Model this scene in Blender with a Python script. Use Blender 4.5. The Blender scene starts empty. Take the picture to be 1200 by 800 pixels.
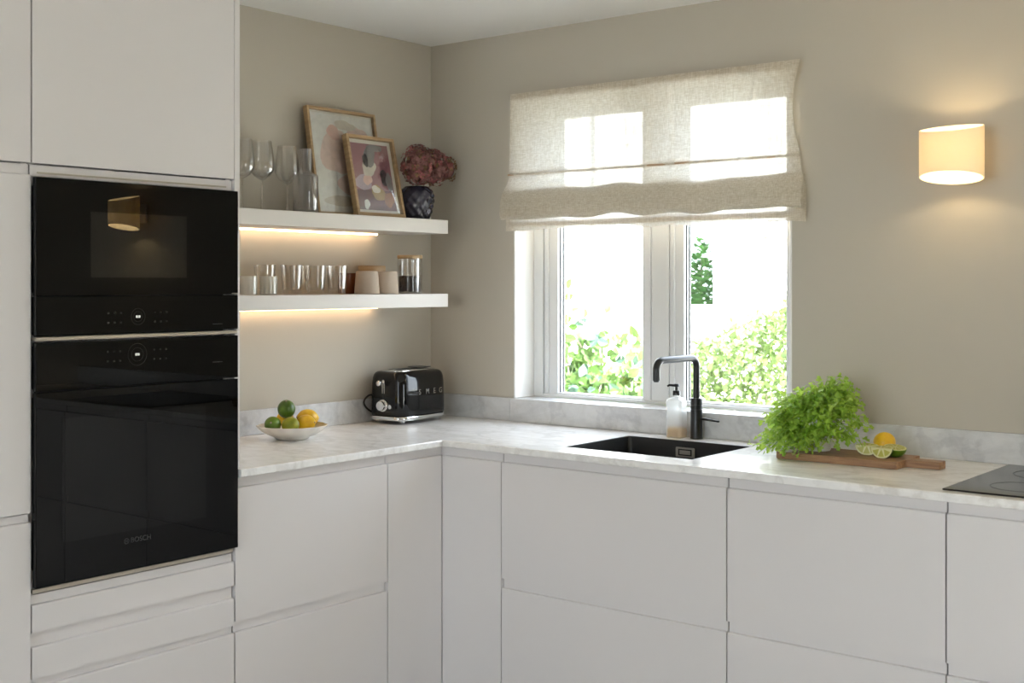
import bpy, bmesh, math, random
from mathutils import Vector, Matrix, noise
PI = math.pi
C = bpy.context.scene.collection
sc = bpy.context.scene

# ------------------------------------------------------------------ helpers
def lin(h):
    h = h.lstrip('#')
    out = []
    for i in (0, 2, 4):
        c = int(h[i:i+2], 16) / 255
        out.append(c / 12.92 if c <= .04045 else ((c + .055) / 1.055) ** 2.4)
    return tuple(out) + (1,)

def mat(name, col, rough=.5, metal=0, **kw):
    m = bpy.data.materials.new(name); m.use_nodes = True
    b = m.node_tree.nodes['Principled BSDF']
    b.inputs['Base Color'].default_value = lin(col) if isinstance(col, str) else tuple(col) + (1,)
    b.inputs['Roughness'].default_value = rough
    b.inputs['Metallic'].default_value = metal
    for k, v in kw.items():
        b.inputs[k.replace('_', ' ')].default_value = v
    return m

def nn(m, t, **kw):
    n = m.node_tree.nodes.new(t)
    for k, v in kw.items():
        setattr(n, k, v)
    return n
def ln(m, a, b): m.node_tree.links.new(a, b)
def bsdf(m): return m.node_tree.nodes['Principled BSDF']
def coords(m, scale=(1, 1, 1)):
    tc = nn(m, 'ShaderNodeTexCoord'); mp = nn(m, 'ShaderNodeMapping')
    mp.inputs['Scale'].default_value = scale
    ln(m, tc.outputs['Object'], mp.inputs['Vector'])
    return mp.outputs['Vector']
def ramp(m, src, stops):
    r = nn(m, 'ShaderNodeValToRGB')
    e = r.color_ramp.elements
    while len(e) < len(stops): e.new(.5)
    for el, (p, c) in zip(e, stops):
        el.position = p; el.color = lin(c) if isinstance(c, str) else (c, c, c, 1)
    ln(m, src, r.inputs['Fac'])
    return r.outputs['Color']
def tex_noise(m, vec, scale, detail=4, rough=.55, dist=0):
    n = nn(m, 'ShaderNodeTexNoise')
    n.inputs['Scale'].default_value = scale; n.inputs['Detail'].default_value = detail
    n.inputs['Roughness'].default_value = rough; n.inputs['Distortion'].default_value = dist
    ln(m, vec, n.inputs['Vector'])
    return n.outputs['Fac']
def bump(m, h, strength=.1, dist=.002):
    b = nn(m, 'ShaderNodeBump'); b.inputs['Strength'].default_value = strength
    b.inputs['Distance'].default_value = dist
    ln(m, h, b.inputs['Height']); ln(m, b.outputs['Normal'], bsdf(m).inputs['Normal'])

class MB:
    """collects shapes, then links them as ONE mesh object"""
    def __init__(s): s.bm = bmesh.new(); s.mi = 0
    def _merge(s, t, M=None, flat=False):
        for f in t.faces: f.smooth = not flat
        if M is not None: bmesh.ops.transform(t, matrix=M, verts=t.verts)
        for f in t.faces: f.material_index = s.mi
        me = bpy.data.meshes.new('tmp'); t.to_mesh(me); t.free()
        s.bm.from_mesh(me); bpy.data.meshes.remove(me)
    def box(s, x0, x1, y0, y1, z0, z1, bev=0, seg=2, M=None):
        t = bmesh.new(); bmesh.ops.create_cube(t, size=1)
        for v in t.verts:
            v.co = Vector(((x0+x1)/2 + v.co.x*(x1-x0), (y0+y1)/2 + v.co.y*(y1-y0), (z0+z1)/2 + v.co.z*(z1-z0)))
        if bev: bmesh.ops.bevel(t, geom=t.edges[:], offset=bev, segments=seg, affect='EDGES', profile=.5)
        s._merge(t, M, True); return s
    def lathe(s, prof, n=32, c=(0, 0, 0), sx=1, sy=1, M=None, wob=None):
        t = bmesh.new(); rings = []
        for (r, z) in prof:
            if r < 1e-6:
                rings.append([t.verts.new((c[0], c[1], c[2]+z))])
            else:
                ring = []
                for k in range(n):
                    a = 2*PI*k/n; q = r*(wob(a, z) if wob else 1)
                    ring.append(t.verts.new((c[0]+q*sx*math.cos(a), c[1]+q*sy*math.sin(a), c[2]+z)))
                rings.append(ring)
        for A, B in zip(rings, rings[1:]):
            for k in range(n):
                l = (k+1) % n
                if len(A) == 1 and len(B) == 1: break
                if len(A) == 1: t.faces.new((A[0], B[l], B[k]))
                elif len(B) == 1: t.faces.new((A[k], A[l], B[0]))
                else: t.faces.new((A[k], A[l], B[l], B[k]))
        bmesh.ops.recalc_face_normals(t, faces=t.faces[:])
        s._merge(t, M); return s
    def tube(s, pts, r, n=10, M=None):
        pts = [Vector(p) for p in pts]
        rs = r if isinstance(r, (list, tuple)) else [r]*len(pts)
        t = bmesh.new(); rings = []; up = None
        for i, p in enumerate(pts):
            a = pts[max(i-1, 0)]; b = pts[min(i+1, len(pts)-1)]
            d = (b-a).normalized()
            if up is None:
                up = Vector((0, 0, 1)) if abs(d.z) < .9 else Vector((1, 0, 0))
            u = d.cross(up)
            if u.length < 1e-4: u = d.cross(Vector((.3, 1, .2)))
            u.normalize(); v = u.cross(d).normalized(); up = v
            rings.append([t.verts.new(p + (u*math.cos(2*PI*k/n) + v*math.sin(2*PI*k/n))*rs[i]) for k in range(n)])
        for A, B in zip(rings, rings[1:]):
            for k in range(n): t.faces.new((A[k], A[(k+1) % n], B[(k+1) % n], B[k]))
        t.faces.new(rings[0]); t.faces.new(rings[-1][::-1])
        bmesh.ops.recalc_face_normals(t, faces=t.faces[:])
        s._merge(t, M); return s
    def prism(s, poly, h0, h1, M=None, bev=0):
        """poly in XY extruded along Z"""
        t = bmesh.new()
        A = [t.verts.new((x, y, h0)) for x, y in poly]; B = [t.verts.new((x, y, h1)) for x, y in poly]
        n = len(poly)
        t.faces.new(A[::-1]); t.faces.new(B)
        for k in range(n): t.faces.new((A[k], A[(k+1) % n], B[(k+1) % n], B[k]))
        bmesh.ops.recalc_face_normals(t, faces=t.faces[:])
        if bev: bmesh.ops.bevel(t, geom=t.edges[:], offset=bev, segments=2, affect='EDGES', profile=.5)
        s._merge(t, M, True); return s
    def loft(s, secs, cap=True, M=None):
        t = bmesh.new()
        R = [[t.verts.new(p) for p in sec] for sec in secs]
        n = len(R[0])
        for A, B in zip(R, R[1:]):
            for k in range(n): t.faces.new((A[k], A[(k+1) % n], B[(k+1) % n], B[k]))
        if cap: t.faces.new(R[0][::-1]); t.faces.new(R[-1])
        bmesh.ops.recalc_face_normals(t, faces=t.faces[:])
        s._merge(t, M); return s
    def faces(s, verts, faces):
        t = bmesh.new(); V = [t.verts.new(v) for v in verts]
        for f in faces:
            try: t.faces.new([V[i] for i in f])
            except ValueError: pass
        s._merge(t); return s
    def sphere(s, c, r, sx=1, sy=1, sz=1, u=20, v=12, M=None):
        t = bmesh.new(); bmesh.ops.create_uvsphere(t, u_segments=u, v_segments=v, radius=r)
        for w in t.verts: w.co = Vector((c[0]+w.co.x*sx, c[1]+w.co.y*sy, c[2]+w.co.z*sz))
        s._merge(t, M); return s
    def build(s, name, m, parent=None, smooth=True, angle=40, loc=None):
        me = bpy.data.meshes.new(name); s.bm.to_mesh(me); s.bm.free()
        for x in (m if isinstance(m, (list, tuple)) else [m]): me.materials.append(x)
        if smooth:
            fl = [False]*len(me.polygons); me.polygons.foreach_get('use_smooth', fl)
            me.polygons.foreach_set('use_smooth', [True]*len(me.polygons))
            me.set_sharp_from_angle(angle=math.radians(angle))
            me.polygons.foreach_set('use_smooth', fl)
        else: me.polygons.foreach_set('use_smooth', [False]*len(me.polygons))
        o = bpy.data.objects.new(name, me); C.objects.link(o)
        if parent is not None: o.parent = parent
        if loc: o.location = loc
        return o

def tag(o, label, cat, group=None, kind=None):
    o['label'] = label; o['category'] = cat
    if group: o['group'] = group
    if kind: o['kind'] = kind
    return o
def thing(name, label, cat, loc=(0, 0, 0), rz=0, group=None, kind=None):
    o = bpy.data.objects.new(name, None); C.objects.link(o)
    o.location = loc; o.rotation_euler = (0, 0, rz); o.empty_display_size = .05
    return tag(o, label, cat, group, kind)
def struct(o):
    o['kind'] = 'structure'; return o
def dup(root, loc, rz=None, label=None):
    r = root.copy(); C.objects.link(r); r.location = loc
    if rz is not None: r.rotation_euler = (0, 0, rz)
    if label: r['label'] = label
    for ch in list(root.children):
        c = ch.copy(); C.objects.link(c); c.parent = r
        for g in list(ch.children):
            d = g.copy(); C.objects.link(d); d.parent = c
    return r
def text_mesh(name, txt, size, m, M, parent, extrude=.0004, space=1.0):
    cu = bpy.data.curves.new(name, 'FONT'); cu.body = txt; cu.size = size; cu.extrude = extrude
    cu.align_x = 'CENTER'; cu.align_y = 'CENTER'; cu.space_character = space
    t = bpy.data.objects.new('tmp_text', cu); C.objects.link(t)
    dg = bpy.context.evaluated_depsgraph_get()
    me = bpy.data.meshes.new_from_object(t.evaluated_get(dg))
    bpy.data.objects.remove(t); bpy.data.curves.remove(cu)
    me.transform(M); me.name = name; me.materials.clear(); me.materials.append(m)
    o = bpy.data.objects.new(name, me); C.objects.link(o); o.parent = parent
    return o
def rrect(L, W, r, n=6):
    p = []
    for cx, cy, a0 in ((L/2-r, W/2-r, 0), (-L/2+r, W/2-r, PI/2), (-L/2+r, -W/2+r, PI), (L/2-r, -W/2+r, 1.5*PI)):
        for k in range(n+1):
            a = a0 + PI/2*k/n; p.append((cx+r*math.cos(a), cy+r*math.sin(a)))
    return p

# ------------------------------------------------------------------ camera
FPX, TH, HY, CX, CY, CZ = 1458.08, .6751, 332.94, 3.2902, -3.6014, 1.4203
cam = bpy.data.cameras.new('camera'); co = bpy.data.objects.new('camera', cam); C.objects.link(co)
co.location = (CX, CY, CZ); co.rotation_euler = (PI/2, 0, TH)
cam.sensor_width = 36; cam.lens = FPX/1200*36; cam.shift_y = (HY-400)/1200
cam.clip_start = .05
cam.dof.use_dof = True; cam.dof.focus_distance = 3.95; cam.dof.aperture_fstop = 6.3
sc.camera = co
DV = Vector((-math.sin(TH), math.cos(TH), 0)); RV = Vector((math.cos(TH), math.sin(TH), 0))

# ------------------------------------------------------------------ materials
M = {}
def build_materials():
    m = mat('wall_paint', '#beb7aa', .85)
    v = coords(m); bump(m, tex_noise(m, v, 260, 3), .06, .001); M['wall'] = m
    m = mat('ceiling_paint', '#f0efec', .9); M['ceil'] = m
    m = mat('white_trim', '#eceae6', .4); M['trim'] = m
    m = mat('window_paint', '#dcdcda', .35); M['winframe'] = m
    m = mat('cabinet_lacquer', '#e0dcdb', .42)
    v = coords(m); bump(m, tex_noise(m, v, 180, 2), .02, .0005); M['cab'] = m
    m = mat('cabinet_carcass', '#e0dcdb', .5); M['carc'] = m
    m = mat('shelf_lacquer', '#d2cdc7', .45); M['shelfmat'] = m
    m = mat('rail_metal', '#b9b2a4', .35, .7); M['rail'] = m
    # marble
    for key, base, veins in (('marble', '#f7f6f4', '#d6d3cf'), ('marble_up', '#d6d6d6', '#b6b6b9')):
        m = mat('carrara_'+key, base, .22); b = bsdf(m)
        v = coords(m, (1, 1, 1))
        mp2 = nn(m, 'ShaderNodeMapping'); mp2.inputs['Rotation'].default_value = (.5, .7, .6); mp2.inputs['Scale'].default_value = (1.1, 4.2, 2.6); ln(m, v, mp2.inputs['Vector'])
        big = tex_noise(m, mp2.outputs['Vector'], 3.6, 9, .66, .9)
        wv = nn(m, 'ShaderNodeTexWave'); wv.wave_type = 'BANDS'; wv.bands_direction = 'DIAGONAL'
        wv.inputs['Scale'].default_value = 2.1; wv.inputs['Distortion'].default_value = 11
        wv.inputs['Detail'].default_value = 6; wv.inputs['Detail Scale'].default_value = 1.6; wv.inputs['Detail Roughness'].default_value = .62
        ln(m, v, wv.inputs['Vector'])
        fine = tex_noise(m, v, 22, 6, .6, .8)
        c1 = ramp(m, wv.outputs['Fac'], [(0, veins), (.12, base), (1, base)])
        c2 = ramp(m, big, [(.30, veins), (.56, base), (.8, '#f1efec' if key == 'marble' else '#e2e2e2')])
        c3 = ramp(m, fine, [(.3, '#dddad6'), (.55, '#ffffff')])
        x = nn(m, 'ShaderNodeMix'); x.data_type = 'RGBA'; x.inputs[0].default_value = .35
        ln(m, c2, x.inputs[6]); ln(m, c1, x.inputs[7])
        y = nn(m, 'ShaderNodeMix'); y.data_type = 'RGBA'; y.blend_type = 'MULTIPLY'; y.inputs[0].default_value = .35
        ln(m, x.outputs[2], y.inputs[6]); ln(m, c3, y.inputs[7])
        ln(m, y.outputs[2], b.inputs['Base Color']); M[key] = m
    # woods
    for key, a, c, sc_ in (('oak', '#bb9f79', '#9a7d58', (3, 3, 40)), ('board_wood', '#a98460', '#755239', (4, 60, 60)), ('cork', '#bca27c', '#9a7c56', (30, 30, 30))):
        m = mat(key, a, .5); v = coords(m, sc_)
        f = tex_noise(m, v, 1.6 if key != 'cork' else 6, 5, .6, .6)
        ln(m, ramp(m, f, [(.3, c), (.7, a)]), bsdf(m).inputs['Base Color']); M[key] = m
    M['black_glass'] = mat('black_oven_glass', (.0012, .0012, .001), .0, 0, Specular_IOR_Level=.2)
    M['oven_window'] = mat('tinted_oven_window', (.004, .004, .0038), .0, 0, Specular_IOR_Level=.27)
    M['mw_window'] = mat('tinted_microwave_window', (.003, .0026, .002), .0, 0, Specular_IOR_Level=.5)
    M['seam'] = mat('black_plastic', (.004, .004, .004), .5)
    M['steel'] = mat('brushed_steel', '#c2bdb2', .3, 1)
    M['plate'] = mat('satin_plate', '#a8a39b', .4, .4)
    M['chrome'] = mat('chrome', '#e2e2e2', .08, 1)
    M['logo'] = mat('oven_logo_print', (.05, .05, .048), .4)
    m = mat('display_glow', (0, 0, 0), .5); b = bsdf(m)
    b.inputs['Emission Color'].default_value = (.9, .92, .8, 1); b.inputs['Emission Strength'].default_value = .75; M['display'] = m
    M['dial_print'] = mat('dial_print', (.016, .018, .012), .3)
    M['toaster'] = mat('black_enamel', (.003, .003, .003), .05, 0, Specular_IOR_Level=.42)
    M['matte_black'] = mat('matte_black_metal', (.007, .007, .007), .32)
    M['sink'] = mat('black_granite_sink', (.006, .006, .006), .42)
    M['hob'] = mat('ceramic_hob_glass', (.012, .011, .010), .1)
    M['porcelain'] = mat('white_porcelain', '#e6e1d8', .25)
    M['cup'] = mat('stoneware_cup', '#b6a797', .7)
    M['brown_cup'] = mat('brown_glass', '#6b3a1c', .2)
    M['coffee'] = mat('coffee_beans', '#2a1810', .6)
    M['plastic_white'] = mat('white_plastic', '#e4e3dd', .35)
    M['paper'] = mat('paper_mount', '#e6ded6', .8)
    m = mat('led_strip_glow', (1, .8, .55), .5); b = bsdf(m)
    b.inputs['Emission Color'].default_value = (1, .69, .42, 1); b.inputs['Emission Strength'].default_value = 9.5; M['led'] = m
    # thin glass: fresnel mix of clear and mirror
    def glass(name, tint, lo=.04, hi=.75, rough=.02, body=0.0, bodycol=(1, 1, 1)):
        m = bpy.data.materials.new(name); m.use_nodes = True; t = m.node_tree; t.nodes.clear()
        o = nn(m, 'ShaderNodeOutputMaterial'); lw = nn(m, 'ShaderNodeLayerWeight'); lw.inputs['Blend'].default_value = .35
        tr = nn(m, 'ShaderNodeBsdfTransparent'); tr.inputs['Color'].default_value = tint + (1,)
        gl = nn(m, 'ShaderNodeBsdfGlossy'); gl.inputs['Roughness'].default_value = rough
        mr = nn(m, 'ShaderNodeMapRange'); mr.inputs['To Min'].default_value = lo; mr.inputs['To Max'].default_value = hi
        ln(m, lw.outputs['Facing'], mr.inputs['Value'])
        mx = nn(m, 'ShaderNodeMixShader'); ln(m, mr.outputs['Result'], mx.inputs['Fac'])
        src = tr.outputs[0]
        if body:
            df = nn(m, 'ShaderNodeBsdfTranslucent'); df.inputs['Color'].default_value = bodycol + (1,)
            dd = nn(m, 'ShaderNodeBsdfDiffuse'); dd.inputs['Color'].default_value = bodycol + (1,)
            a0 = nn(m, 'ShaderNodeMixShader'); a0.inputs['Fac'].default_value = .5
            ln(m, df.outputs[0], a0.inputs[1]); ln(m, dd.outputs[0], a0.inputs[2])
            a = nn(m, 'ShaderNodeMixShader'); a.inputs['Fac'].default_value = body
            ln(m, tr.outputs[0], a.inputs[1]); ln(m, a0.outputs[0], a.inputs[2]); src = a.outputs[0]
        ln(m, src, mx.inputs[1]); ln(m, gl.outputs[0], mx.inputs[2]); ln(m, mx.outputs[0], o.inputs['Surface'])
        return m
    M['pane'] = glass('window_glass', (.98, .99, .98), .02, .35, .0)
    M['glass'] = glass('drinking_glass', (.97, .965, .955), .06, .75, .03)
    M['glass_thick'] = glass('tumbler_glass', (.95, .93, .90), .08, .7, .04)
    M['carafe'] = glass('smoky_carafe_glass', (.92, .91, .90), .06, .65, .03, .07, (.75, .72, .70))
    M['frosted'] = glass('frosted_glass', (.9, .9, .88), .05, .4, .1, .45, (.85, .85, .80))
    M['soap_bottle'] = glass('soap_bottle_plastic', (.98, .98, .97), .03, .35, .05, .35, (.95, .95, .92))
    M['amber'] = glass('amber_soap', (.92, .74, .45), .03, .3, .05, .55, (.92, .72, .44))
    # translucent leaf materials
    def leaf(name, c1, c2, tc, tl=.4, rough=.45):
        m = mat(name, c1, rough); b = bsdf(m)
        gi = nn(m, 'ShaderNodeNewGeometry')
        v = coords(m); f = tex_noise(m, v, 60, 2)
        ri = gi.outputs['Random Per Island']
        ad = nn(m, 'ShaderNodeMath'); ad.operation = 'MULTIPLY_ADD'; ad.inputs[1].default_value = .6
        ln(m, ri, ad.inputs[0])
        ml = nn(m, 'ShaderNodeMath'); ml.operation = 'MULTIPLY'; ml.inputs[1].default_value = .4; ln(m, f, ml.inputs[0])
        ln(m, ml.outputs[0], ad.inputs[2])
        col = ramp(m, ad.outputs[0], [(.15, c1), (.85, c2)])
        ln(m, col, b.inputs['Base Color'])
        t = nn(m, 'ShaderNodeBsdfTranslucent'); t.inputs['Color'].default_value = lin(tc)
        mx = nn(m, 'ShaderNodeMixShader'); mx.inputs['Fac'].default_value = tl
        out = m.node_tree.nodes['Material Output']
        ln(m, b.outputs[0], mx.inputs[1]); ln(m, t.outputs[0], mx.inputs[2]); ln(m, mx.outputs[0], out.inputs['Surface'])
        return m
    M['herb'] = leaf('herb_leaf', '#5a921e', '#c2dc68', '#c8e266', .46, .36)
    M['herb_stem'] = mat('herb_stem', '#9fc45c', .5)
    M['hedge'] = leaf('hedge_leaf', '#3d5424', '#70824a', '#7d9154', .35, .6)
    M['vine'] = leaf('shrub_leaf', '#365620', '#59773a', '#617e3c', .4, .5)
    M['vine_blue'] = leaf('bluish_shrub_leaf', '#3e5c50', '#58755f', '#607c66', .3, .4)  # bluish green variant of the shrub leaf colour
    M['conifer'] = leaf('conifer_needles', '#3a6832', '#618a4c', '#729a58', .3, .6)
    M['twig'] = mat('twig_bark', '#9c8d80', .8)
    M['petal'] = leaf('dried_petal', '#5c3834', '#a0706a', '#8a4a48', .2, .7)
    M['petal_pink'] = leaf('dried_pink_petal', '#8a4a4c', '#c07a74', '#b05a60', .25, .7)
    M['petal_ochre'] = leaf('dried_ochre_petal', '#5c3c30', '#a08058', '#8a6a48', .2, .7)
    # fruit
    for key, a, c in (('lime', '#3f5f12', '#6f8f1e'), ('lime_dark', '#2c4a12', '#56761c'), ('lime_pale', '#7d8a1a', '#a8a52c'), ('lemon', '#d9a312', '#f0c62c')):
        m = mat(key+'_peel', a, .35); v = coords(m)
        ln(m, ramp(m, tex_noise(m, v, 28, 3), [(.3, a), (.7, c)]), bsdf(m).inputs['Base Color'])
        bump(m, tex_noise(m, v, 420, 1), .25, .001); M[key] = m
    M['flesh_lime'] = mat('lime_flesh', '#b9b452', .35)
    M['pith'] = mat('citrus_pith', '#ddd9a4', .5)
    M['flesh_lemon'] = mat('lemon_flesh', '#e7a91c', .35)
    # vase with dimples comes from geometry; colour dark blue black
    M['vase'] = mat('dark_glazed_vase', '#2b2936', .22)
    # sconce shade
    m = bpy.data.materials.new('opal_shade'); m.use_nodes = True; t = m.node_tree; t.nodes.clear()
    o = nn(m, 'ShaderNodeOutputMaterial'); d = nn(m, 'ShaderNodeBsdfDiffuse'); d.inputs['Color'].default_value = lin('#f6eedd')
    tr = nn(m, 'ShaderNodeBsdfTranslucent'); tr.inputs['Color'].default_value = lin('#faeccb')
    mx = nn(m, 'ShaderNodeMixShader'); mx.inputs['Fac'].default_value = .25
    ln(m, d.outputs[0], mx.inputs[1]); ln(m, tr.outputs[0], mx.inputs[2]); ln(m, mx.outputs[0], o.inputs['Surface']); M['shade'] = m
    m = mat('bulb_glow', (1, .9, .7), .5); b = bsdf(m)
    b.inputs['Emission Color'].default_value = (1, .80, .5, 1); b.inputs['Emission Strength'].default_value = 9; M['bulb'] = m
    # linen
    m = bpy.data.materials.new('linen'); m.use_nodes = True; t = m.node_tree; t.nodes.clear()
    o = nn(m, 'ShaderNodeOutputMaterial')
    v = coords(m, (1, 1, 1))
    n1 = coords(m, (420, 420, 14)); n2 = coords(m, (10, 10, 420))
    f1 = tex_noise(m, n1, 1, 2); f2 = tex_noise(m, n2, 1, 2)
    av = nn(m, 'ShaderNodeMath'); av.operation = 'ADD'; ln(m, f1, av.inputs[0]); ln(m, f2, av.inputs[1])
    mr = nn(m, 'ShaderNodeMapRange'); mr.inputs['From Min'].default_value = .7; mr.inputs['From Max'].default_value = 1.3
    mr.inputs['To Min'].default_value = .0; mr.inputs['To Max'].default_value = .09
    ln(m, av.outputs[0], mr.inputs['Value'])
    d = nn(m, 'ShaderNodeBsdfDiffuse')
    sl_ = tex_noise(m, coords(m, (60, 60, 500)), 1, 3, .6); sv_ = tex_noise(m, coords(m, (500, 500, 40)), 1, 3, .6)
    sm_ = nn(m, 'ShaderNodeMath'); sm_.operation = 'ADD'; ln(m, sl_, sm_.inputs[0]); ln(m, sv_, sm_.inputs[1])
    hv_ = nn(m, 'ShaderNodeMapRange'); hv_.inputs['From Min'].default_value = .7; hv_.inputs['From Max'].default_value = 1.3
    ln(m, sm_.outputs[0], hv_.inputs['Value'])
    ln(m, ramp(m, hv_.outputs['Result'], [(.1, '#e4d4b8'), (.9, '#faf0de')]), d.inputs['Color'])
    tr = nn(m, 'ShaderNodeBsdfTranslucent'); ln(m, ramp(m, hv_.outputs['Result'], [(.1, '#868785'), (.9, '#b6b8b8')]), tr.inputs['Color'])
    tp = nn(m, 'ShaderNodeBsdfTransparent')
    a = nn(m, 'ShaderNodeMixShader'); a.inputs['Fac'].default_value = .38
    ln(m, d.outputs[0], a.inputs[1]); ln(m, tr.outputs[0], a.inputs[2])
    x = nn(m, 'ShaderNodeMixShader'); ln(m, mr.outputs['Result'], x.inputs['Fac'])
    ln(m, a.outputs[0], x.inputs[1]); ln(m, tp.outputs[0], x.inputs[2]); ln(m, x.outputs[0], o.inputs['Surface']); M['linen'] = m
    M['batten'] = mat('batten_wood', '#c2a384', .6)
    # outside
    M['render'] = mat('white_house_paint', '#f2f1ee', .8)
    M['coping'] = mat('grey_coping', '#8f8f8d', .7)
    M['fence'] = mat('white_fence_paint', '#f0efec', .6)
    m = mat('gravel_ground', '#b5b3a8', .9); v = coords(m)
    ln(m, ramp(m, tex_noise(m, v, 30, 4), [(.3, '#9d9b90'), (.7, '#c8c6bd')]), bsdf(m).inputs['Base Color']); M['ground'] = m
    m = mat('oak_floor', '#a98a68', .4); v = coords(m, (1, 8, 1))
    ln(m, ramp(m, tex_noise(m, v, 3, 5, .6, .5), [(.3, '#aaa49d'), (.7, '#c4bfb8')]), bsdf(m).inputs['Base Color']); M['floor'] = m
    m = mat('mauve_print', '#9c6872', .5); M['art_mauve'] = m
    for k, c in (('art_white', '#ece8e5'), ('art_pink', '#e6cbc3'), ('art_rose', '#e2b9b0'), ('art_grey', '#8d8a8c'), ('art_dark', '#45434a'), ('art_cream', '#d8cdc2'), ('art_gold', '#a9854e'), ('art_plum', '#6d3f48'), ('art_rust', '#9c5f3e'), ('art_lilac', '#b9a3b4')):
        mm = mat(k, c, .35); v = coords(mm)
        f = tex_noise(mm, v, 45, 4)
        cc = lin(c); 
        hsv = nn(mm, 'ShaderNodeHueSaturation'); hsv.inputs['Color'].default_value = cc
        r_ = nn(mm, 'ShaderNodeMapRange'); r_.inputs['To Min'].default_value = .75; r_.inputs['To Max'].default_value = 1.25
        ln(mm, f, r_.inputs['Value']); ln(mm, r_.outputs['Result'], hsv.inputs['Value'])
        ln(mm, hsv.outputs['Color'], bsdf(mm).inputs['Base Color']); M[k] = mm
build_materials()

# ------------------------------------------------------------------ room shell
H = 2.349
RX, RY = 5.3, -6.4           # far side and rear of the room
WX0, WX1, WZ0, WZ1 = .415, 1.534, 1.0, 2.10
WT = .26
struct(MB().box(-.3, RX+.3, RY-.3, .3, -.12, 0).build('floor', M['floor'], smooth=False))
struct(MB().box(-.3, RX+.3, RY-.3, WT, H, H+.15).build('ceiling', M['ceil'], smooth=False))
struct(MB().box(-.3, 0, RY, WT, 0, H).build('wall_left', M['wall'], smooth=False))
w = MB()
w.box(0, WX0, 0, WT, 0, H).box(WX1, RX, 0, WT, 0, H).box(WX0, WX1, 0, WT, 0, WZ0-.02).box(WX0, WX1, 0, WT, WZ1, H)
struct(w.build('wall_back', M['wall'], smooth=False))
# right and rear walls out of view, window openings sized for the light
RW = (-2.0, -1.2, .05, 1.5)
w = MB()
w.box(RX, RX+.25, RW[1], WT, 0, H).box(RX, RX+.25, RY, RW[0], 0, H).box(RX, RX+.25, RW[0], RW[1], 0, RW[2]).box(RX, RX+.25, RW[0], RW[1], RW[3], H)
struct(w.build('wall_right', M['wall'], smooth=False))
FW = (1.2, 3.2, .4, 2.3)
w = MB()
w.box(-.3, FW[0], RY-.25, RY, 0, H).box(FW[1], RX+.25, RY-.25, RY, 0, H).box(FW[0], FW[1], RY-.25, RY, FW[3], H).box(FW[0], FW[1], RY-.25, RY, 0, FW[2])
struct(w.build('wall_front', M['wall'], smooth=False))
def glazing(name, horiz, a0, a1, z0, z1, pos, n):
    r = bpy.data.objects.new(name, None); C.objects.link(r); struct(r)
    fr = MB(); t = .05
    def bx(p0, p1, q0, q1):
        if horiz: fr.box(p0, p1, pos-.03, pos+.03, q0, q1, .003)
        else: fr.box(pos-.03, pos+.03, p0, p1, q0, q1, .003)
    bx(a0, a1, z0, z0+t); bx(a0, a1, z1-t, z1)
    wd = (a1-a0)/n
    for k in range(n+1):
        c = min(max(a0+k*wd, a0+t/2), a1-t/2); bx(c-t/2, c+t/2, z0+t, z1-t)
    fr.build('frame', M['winframe'], r)
    g = MB()
    for k in range(n):
        p0, p1 = a0+k*wd+t*.6, a0+(k+1)*wd-t*.6
        if horiz: g.box(p0, p1, pos-.004, pos+.004, z0+t, z1-t)
        else: g.box(pos-.004, pos+.004, p0, p1, z0+t, z1-t)
    g.build('glass_pane', M['pane'], r, smooth=False)
    return r
glazing('window_2', False, RW[0], RW[1], RW[2], RW[3], RX+.15, 1)
glazing('window_3', True, FW[0], FW[1], FW[2], FW[3], RY-.15, 3)

# kitchen window
def kitchen_window():
    r = bpy.data.objects.new('window_1', None); C.objects.link(r); struct(r)
    # white lining boards of the reveal
    w = MB(); t = .006
    w.box(WX0, WX0+t, .001, .115, WZ0, WZ1-t).box(WX1-t, WX1, .001, .115, WZ0, WZ1-t).box(WX0, WX1, .001, .115, WZ1-t, WZ1)
    w.build('reveal_lining', M['trim'], r, smooth=False)
    f = MB(); y0, y1 = .10, .19
    x0, x1 = WX0+t, WX1-t
    # outer frame
    f.box(x0, x0+.045, y0+.012, y1, WZ0, WZ1-t, .003); f.box(x1-.035, x1, y0+.012, y1, WZ0, WZ1-t, .003)
    f.box(x0+.045, x1-.035, y0+.012, y1, WZ1-t-.03, WZ1-t, .003); f.box(x0+.045, x1-.035, y0+.012, y1, WZ0, WZ0+.012, .003)
    f.box(.945, 1.015, y0+.012, y1, WZ0+.012, WZ1-t-.03, .003)
    f.build('frame', M['winframe'], r)
    for (a, b, g0, g1) in ((x0+.040, .952, .531, .902), (1.008, x1-.030, 1.073, 1.455)):
        s = MB(); ya, yb = .118, .165
        zt, zb = 2.037, 1.018
        s.box(a+.006, g0, ya, yb, WZ0+.008, WZ1-.034, .004)
        s.box(g1, b, ya, yb, WZ0+.008, WZ1-.034, .004)
        s.box(g0, g1, ya, yb, zt, WZ1-.034, .004); s.box(g0, g1, ya, yb, WZ0+.008, zb, .004)
        # moulded inner beads
        s.box(a+.012, a+.03, ya-.007, ya+.002, WZ0+.012, WZ1-.04, .003)
        s.box(g1+.014, b-.012, ya-.007, ya+.002, WZ0+.012, WZ1-.04, .003)
        so = s.build('sash', M['winframe'], r)
        k = MB()
        k.box(g0-.0005, g0+.003, .131, .135, zb, zt).box(g0-.0005, g0+.003, .150, .155, zb, zt)
        k.build('gasket', M['seam'], so, smooth=False)
        MB().box(g0, g1, .140, .146, zb, zt).build('glass_pane', M['pane'], so, smooth=False)
kitchen_window()

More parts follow.
